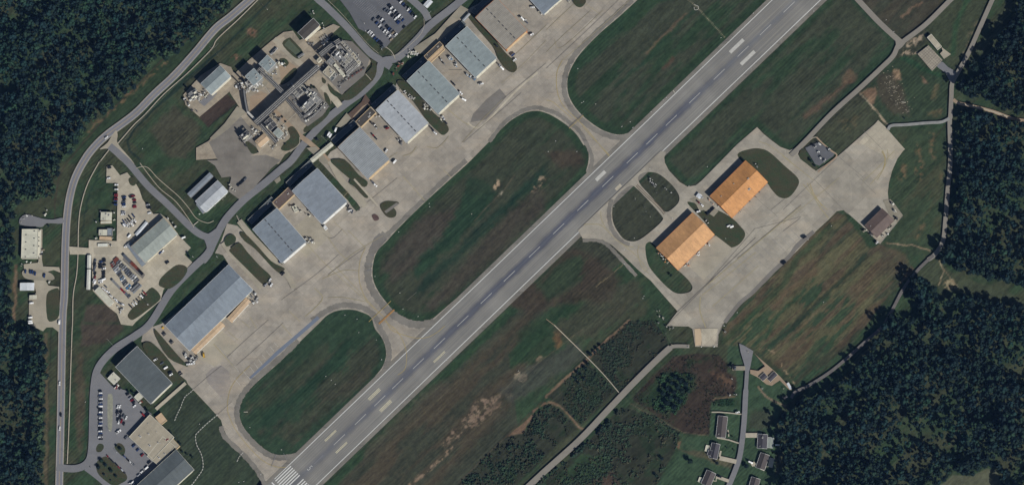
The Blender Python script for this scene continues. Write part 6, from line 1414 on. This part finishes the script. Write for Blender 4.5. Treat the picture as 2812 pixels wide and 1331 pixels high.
# forecourt clutter at the site road
clutter('c','615,395 630,405 650,400 605,420 640,385 660,410',22,3,'pale drum or crate of the pile at the forecourt strip','clutter pile on the forecourt strip',('white','cream','steel_light'))
clutter('c','545,475 560,485 530,500 520,520 480,545',12,3,'rusty machine of the scrap heap beside the site road','scrap heap by the site road',('rust','rust','steel_dark','cream'))
clutter('c','575,690 600,710 620,730 640,745 730,790 760,820 740,800 850,890 860,900',26,3.5,'pale crate on the weedy strip between two hangars','crates on the weedy strip',('white','steel_light','steel','cream'))
clutter('c','910,435 930,450 950,480 960,490 1045,560 1060,575 1080,590 1035,555',26,2.5,'white machine along the left side of the sixth hangar','machines beside the sixth hangar',('white','white','blue','steel'))
clutter('c','850,450 870,475 530,1045 550,1075 545,1060 370,960 350,940 360,870 380,880',16,2,'dark machine in the yard between hangars','machines in the hangar yards',('steel_dark','steel','white'))
clutter('e','1070,615 1100,600 1060,580 1110,610 1200,495 1100,580',16,3,'white crate on the yard beside the first hangar door','crates by the first hangar',('white','cream','steel_dark'))
clutter('e','980,350 1000,370 940,340 1020,380 1100,400 1060,380',12,3.5,'machine in the walled yard between the first two hangars','machines in the walled yard',('steel','steel_dark','cream'))
gable('yard_hut','small pale hut inside the walled yard between the first two hangars','hut',G('e 955,345 985,330 1000,375 970,390'),3,0,RM['cream'],'cream',flat=True,over=.05)
gable('yard_hut','small white hut at the right corner of the second hangar','hut',G('e 1182,495 1200,480 1220,505 1200,520'),3,0,RM['white'],'white',flat=True,over=.05)
clutter('e','640,1050 670,1060 690,1040 650,1010 670,990 700,1050 680,1000',26,3,'white and grey machine at the upper end of the long hangar','machines at the upper end of the long hangar',('white','steel_light','steel_dark','steel'))
clutter('h','170,260 190,290 200,300 220,310 165,240 215,280 250,275',26,3,'white and grey machine at the lower end of the long hangar','machines at the lower end of the long hangar',('white','steel_light','steel_dark','steel'))
add_car(*G('h 300,255')[0],math.radians(100),'van','yellow','yellow ground-support truck on the apron below the long hangar',None,1.3); tank('f 1212,50',1.6,1.5,'yellow round tank beside the long hangar',MT['car_yellow'])
for k,s in enumerate(('f 1225,100','f 1280,160')): skid(*G(s)[0],.7,2.6,'dark green pit cover beside the long hangar, %s'%('upper','lower')[k],None,('steel_dark',),h=.3)
clutter('l','900,890 935,900 850,960 860,970 770,1045 785,1050 780,1030',22,2,'white support cart along the front of the lower orange hangar','carts at the lower orange hangar',('white','white','cream','orange_wall'))
clutter('l','590,985 620,1020 630,1030 570,970 940,565 960,600 1010,610 1040,640',14,2,'white box along the left side of an orange hangar','boxes beside the orange hangars',('white','orange_wall','cream'),.5,1.1)
clutter('l','1250,585 1310,510 1290,540 1200,620 1180,650 1160,660 1350,470',12,2,'small dark cart along the front of the upper orange hangar','carts at the upper orange hangar',('steel_dark','steel'),.4,.9)
clutter('l','915,720 930,730 1290,300 1300,310 600,1000',12,2,'grey box at the side of an orange hangar','boxes at the hangar sides',('steel_dark','white'),.5,1.2)
clutter('l','500,410 510,425 520,440 530,450 545,455 540,465',18,1.6,'dark and white instrument box on the grass island by the runway','instrument boxes on the grass island',('steel_dark','white'),.5,1.3)
clutter('l','610,480 630,500 660,520 385,560 400,575 460,625 475,660 505,690 555,510',12,1.5,'small dark instrument box on a grass island by the runway','small boxes on the grass islands',('steel_dark','steel_dark','white'),.4,.9)
for s,l in (('l 1085,760','white aircraft fuel bowser on the grass between the orange hangars, smaller'),('l 1108,765','white aircraft fuel bowser on the grass between the orange hangars, larger')): tank(s,1.2 if 'smaller' in l else 1.6,4.5,l,'white',None,horiz=20)
clutter('m','235,170 265,210 280,250 310,280 345,205 270,150',16,1.8,'white box on the dark fenced utility pad','boxes on the utility pad',('white','white','steel_dark'),.8,1.9)
clutter('m','740,830 745,845 790,780 800,770 660,830 700,880 610,795 780,820 650,820',26,1.8,'crate beside the brown metal building','crates by the brown metal building',('white','steel_dark','cream','wood'))
clutter('m','805,590 815,605 835,650 830,640 845,700 830,720',14,1.6,'crate on the gravel pad right of the brown metal building','crates on the gravel pad',('white','steel_dark','cream'))
clutter('p','150,420 165,450 160,500 190,460 200,480 215,530 235,550 265,545 210,580 165,410',20,1.6,'stone block along the scrub edge by the apron gate','stone blocks by the apron gate',('cream','steel_dark','steel'),.6,1.4)
clutter('p','650,570 655,575 640,525 380,680 480,680 575,680 600,660',9,1,'dark post box beside the apron gate','posts by the apron gate',('steel_dark','white'),.5,1.0)
clutter('p','690,825 725,850 710,920 720,985 690,1040 725,1035 735,1040 820,715 930,985 1085,1050 1090,990',20,1.3,'dark garden object beside the village lane','garden objects by the lane',('steel_dark','white','wood'),.5,1.2)
skid(*G('p 1100,1060')[0],.7,3.2,'long dark green shed-like bin on the lawn by the woods',None,('steel_dark',))
for q in G('L 485,1200 510,1190 535,1200 495,1215'): skid(*q,.6,1.8,'white crate of the pile in front of the bottom hangar','crates by the bottom hangar',('white','steel_dark'))
clutter('f','860,490 880,480 1045,600 1050,590 1210,835 1215,1010 1225,985 1260,965',16,1.5,'pale crate beside the lower left buildings','crates at the lower left',('white','cream','rust'))
clutter('d','755,385 850,395 855,440 850,520 830,555 720,460 720,580 840,580 810,625 830,635 855,520',22,1.2,'pale unit beside the yard offices','units by the yard offices',('white','cream','steel','steel_dark'),.5,1.4)
clutter('d','165,770 165,785 200,755 230,765 290,760 310,690 300,720 315,680 200,410 240,410 180,435 155,460 340,410 350,370 370,905 370,910',30,1.3,'pale crate at the edge of the western plots','crates at the western plots',('white','cream','steel_dark'),.5,1.5)
clutter('d','880,1090 900,1110 895,1130 905,1095 830,1080 1250,430 1280,460 1310,500 1110,480 1010,590 945,640',24,1.6,'grey machine at the edge of the vehicle yard','machines at the yard edge',('steel_dark','steel_light','white'),.6,1.9)
for x,y in G('d 292,530 292,575 292,600 292,640 320,670 310,700'): add_car(x,y,.1,'suv','tan' if x>118 else 'black','dark car in the narrow row under the canopy of the cream warehouse','cars beside the cream warehouse')
clutter('e','495,190 500,205 520,220 535,230 450,270 430,290 380,340 330,375 300,400 270,400',20,1.6,'pale box around the grey gabled building by the bend','boxes around the gabled building',('white','cream','steel_dark'),.5,1.4)
clutter('c','1430,135 1440,130 1470,160 1580,95 1590,110 j 10,90 60,45 90,20 160,10 170,20',14,1.4,'white cart along the apron near the top edge','carts near the top edge',('white','cream','steel_dark'),.6,1.5)
# white airfield fittings dotted over the turf
AL=[]
for s in ('g 755,322 758,345 1070,400 528,533 352,863 537,985 560,1105 672,1160','h 1450,85 1580,140 1620,285 1245,440 1275,468 1205,410 875,955 640,790','i 90,140 130,288 615,290 1147,370','j 235,512 265,765 278,757 368,775 625,907 563,943 643,950 183,483 780,832 895,727 870,745 1300,283 1540,100','j 70,1050 228,1128 15,1128','l 293,20 375,28 928,320 232,615 385,850 310,935 310,1042 500,335 790,462 1064,852','p 50,305 42,322 743,427 648,527 650,572 1387,350','e 1570,862 1347,1150 1437,1180 960,960','h 558,1197 595,1190 545,1040 720,1140 265,765 157,563','f 635,600 860,1075','d 858,800','b 770,72 m 360,760 188,860','k 657,237 600,150 62,85','a 1060,1107'): AL+=G(s)
for x,y in AL:
    p=P(x,y,0); e=empty('airfield_light',(p.x,p.y,-.2),.76,'small white airfield light box standing on the turf','airfield light','white airfield lights on the turf'); mb=MB(); mb.box(-.55,.55,-.35,.35,.3,1.1); mb.build('housing','white_paint',e)
    mb=MB(); mb.cyl((0,0,-.2),(0,0,.3),.12,6); mb.build('stake','steel',e); mb=MB(); mb.cyl((0,0,1.1),(0,0,1.35),.2,8); mb.build('lamp','glass',e)
for s,l in (('h 595,675 625,675','low white sign board on the left of the lower infield'),('j 945,675 955,690','white distance sign beside the runway edge'),('d 1425,495 1475,455','long pale sign board at the site road bend'),('k 745,765 715,760','dark board in the rough meadow')):
    a,b=[P(x,y,0) for x,y in G(s)]; e=empty('sign_board',(a.x,a.y,0),math.atan2(b.y-a.y,b.x-a.x),l,'sign'); L_=(b-a).length; mb=MB(); mb.box(0,L_,-.3,.3,.5,1.3); mb.build('board','cream',e); mb=MB(); [mb.cyl((t,0,-.2),(t,0,.5),.08,6) for t in (.3,L_-.3)]; mb.build('post','steel',e)
# rubble mounds on the eastern meadow
for k in range(110):
    t=rc.random(); x,y=G('k %f,%f'%(600+t*150+rc.gauss(0,35),560+t*260+rc.gauss(0,34)))[0]; p=P(x,y,0); mb=MB(); r=rc.uniform(.5,1.3)
    V,F,_=crown_np(k,2,r,r*.9,0); mb.add([tuple(v) for v in V*np.array([1,1,.6])],[tuple(int(q) for q in f) for f in F]); o=mb.build('rubble_heap',rc.choice(['concrete_pale','gravel','concrete_lane'])); o.location=(p.x,p.y,-.3); tag(o,'pale heap of broken concrete on the rough eastern meadow','rubble heap','rubble heaps on the eastern meadow')
# power poles with crossarms and wires
def pole(s,H,label,arm=3.0,ang=.7,lamp=False,group=None):
    x,y=G(s)[0]; p=P(x,y,0); e=empty('power_pole' if not lamp else 'lamp_post',(p.x,p.y,-.2),ang,label,'pole',group); mb=MB(); mb.cyl((0,0,0),(0,0,H),.22,8,0,.13); mb.build('shaft','wood' if not lamp else 'steel_light',e)
    mb=MB(); mb.box(-.1,.1,-arm/2,arm/2,H-.9,H-.7); mb.build('crossarm','wood' if not lamp else 'steel_light',e); mb=MB()
    for t in (-.45,0,.45): mb.cyl((0,t*arm,H-.7),(0,t*arm,H-.3),.1 if not lamp else .3,6)
    mb.build('insulator' if not lamp else 'lamp_head','white',e); return e
for s,l in (('b 768,72','tall power pole on the lawn near the top edge'),('b 405,420','power pole on the lawn by the green-grey store'),('b 355,365','power pole between the main road and the works lawn'),('b 740,45','power pole beside the footpath near the top edge'),('a 1575,365','power pole on the verge left of the green-grey store'),('d 640,250','power pole on the curved lawn by the west yard'),
    ('f 512,220','power pole between the main road and the footpath, lower left'),('f 545,215','low pole on the footpath at the lower left'),('f 500,995','power pole at the lower left junction'),('f 355,810','power pole by the lower wood'),('d 545,915','power pole on the verge by the long canopy'),('d 560,930','short pole beside the verge power pole')): pole(s,12,l)
for s,l in (('L 330,820','lamp post on the tree island corner'),('L 240,545','lamp post on the pale median'),('R 445,485','lamp post at the mouth of the top car park'),('R 785,995','lamp post at the lower corner of the top car park'),('R 470,635','lamp post at the left corner of the top car park'),('T 1285,1053','lamp post on the grass wedge of the west yard'),('d 1440,722','lamp post on the lawn by the site road bend'),
    ('l 668,710','slim pole by the lower orange hangar'),('e 400,722','lamp post at the tip of the verge by the long hangar'),('d 1105,1078','lamp post on the lower grass wedge')): pole(s,9,l,1.2,.7,True)
# field walls, kerbs, fences
def fence(s,H,label,mat='steel',name='fence',gap=3.0,group=None):
    pts=[P(x,y,0) for x,y in G(s)]; o=pts[0]; e=empty(name,(o.x,o.y,0),0,label,'fence',group); po=MB(); ra=MB(); n_=0
    for a,b in zip(pts,pts[1:]):
        a=a-o;b=b-o; L=(b-a).length; m_=max(1,int(L/gap))
        for k in range(m_+1): c=a+(b-a)*k/m_; po.cyl((c.x,c.y,-.3),(c.x,c.y,H),.06,5)
        for h in (.3,H*.55,H-.05): ra.beam((a.x,a.y,h),(b.x,b.y,h),.05,.07)
    q=po.build('posts',mat,e); q['kind']='stuff'; ra.build('rails',mat,e)
fence('a 1625,325 1080,860 950,1010 900,1075',2.2,'chain fence along the footpath below the works lawn'); fence('m 800,565 895,685 850,738 720,897 590,765',2.2,'fence round the brown metal building')
fence('k 410,700 620,940 740,930',1.4,'fence along the bare soil strip of the eastern meadow'); fence('m 165,178 262,136 358,196 388,218 270,314 165,178',2.4,'fence round the dark utility pad')
fence('q 900,1010 925,888 988,905 958,1012',1.3,'white fence round the rear deck of the house with the white drive','white'); fence('q 1040,640 1045,830 780,800',1.3,'garden fence behind the wide dark house','wood'); fence('q 235,345 200,640',1.2,'fence on the left of the long bungalow','wood')
fence('n 1210,850 1000,830 840,750 640,610',1.2,'wire fence along the lower rim of the brown scrub plot','wood'); fence('e 545,410 620,520 640,540',1.5,'short white barrier beside the grass lane','white'); fence('b 1170,1010 1225,1065',1.5,'white barrier by the covered walkway','white')
fence('c 715,140 770,85',1.2,'white gate barrier across the side road at the top','white'); fence('f 795,130 845,185 900,190',2,'white gate across the site road at the lower left','white'); fence('b 1505,555 1540,592',1,'white barrier on the lawn by the upper process unit','white')

for k,(s_,r_,h_,m_) in enumerate((('V 500,330',1.3,24,'steel_light'),('V 600,420',1.6,20,'steel'),('V 700,480',1.1,23,'cream'),('U 900,430',1.2,18,'steel_light'),('U 960,490',1.4,16,'steel'),('U 860,600',1.0,19,'cream'),('U 740,360',1.1,17,'steel_light'),('U 300,330',1.3,20,'white'),('U 180,330',1.1,24,'steel_light'),('U 350,230',1.0,22,'steel'),('U 130,940',1.2,17,'steel_light'),('U 420,840',1.2,16,'cream'),('b 215,700',1.3,16,'steel'))):
    tank(s_,r_,h_,'tall %s column added among the process frames for its long shadow, %s of the works columns'%({'steel_light':'pale','steel':'grey','cream':'cream','white':'white'}[m_],ORD[k]),m_,'columns added for their long shadows')  # extra columns, added so the works cast long thin shadows
HAZE=7e-6
# ------------------------------------------------------------------ light
sc=bpy.context.scene
w=bpy.data.worlds.new('World'); sc.world=w; w.use_nodes=True; nt=w.node_tree
SAZ, SEL = math.radians(136), math.radians(39.5)
sky=node(nt,'ShaderNodeTexSky'); sky.sky_type='NISHITA'; sky.sun_disc=False; sky.sun_elevation=SEL; sky.sun_rotation=SAZ
nt.links.new(sky.outputs[0], nt.nodes['Background'].inputs[0]); nt.nodes['Background'].inputs[1].default_value=.05
sd=bpy.data.lights.new('sun','SUN'); sd.energy=5.0; sd.angle=math.radians(.53); sd.color=(1,.975,.945)
so=bpy.data.objects.new('sun',sd); C.objects.link(so)
sv=Vector((math.sin(SAZ)*math.cos(SEL), math.cos(SAZ)*math.cos(SEL), math.sin(SEL)))
so.rotation_euler=sv.to_track_quat('Z','Y').to_euler()
so.location=sv*500
vs=sc.view_settings; vs.view_transform='Standard'; vs.look='None'; vs.gamma=1; vs.use_curve_mapping=False; vs.exposure=0
sc.cycles.max_bounces=3; sc.cycles.diffuse_bounces=1; sc.cycles.use_denoising=True
sc.render.film_transparent=False

# thin air between the ground and the camera: the photograph was taken through kilometres of it
me=bpy.data.meshes.new('haze'); bm=bmesh.new(); bmesh.ops.create_cube(bm,size=1); bm.to_mesh(me); bm.free()
hz=bpy.data.objects.new('haze',me); C.objects.link(hz); hz['kind']='stuff'; tag(hz,'thin blue air between the ground and the viewpoint','haze',None,'stuff')
top=CAM.z+60; hz.scale=(19000,19000,top+3); hz.location=(0,0,(top-3)/2)
m=bpy.data.materials.new('air'); m.use_nodes=True; nt=m.node_tree; nt.nodes.remove(nt.nodes['Principled BSDF'])
pv=node(nt,'ShaderNodeVolumePrincipled'); pv.inputs['Density'].default_value=HAZE; pv.inputs['Color'].default_value=(.22,.45,1,1); pv.inputs['Anisotropy'].default_value=0
nt.links.new(pv.outputs[0],nt.nodes['Material Output'].inputs['Volume']); me.materials.append(m)
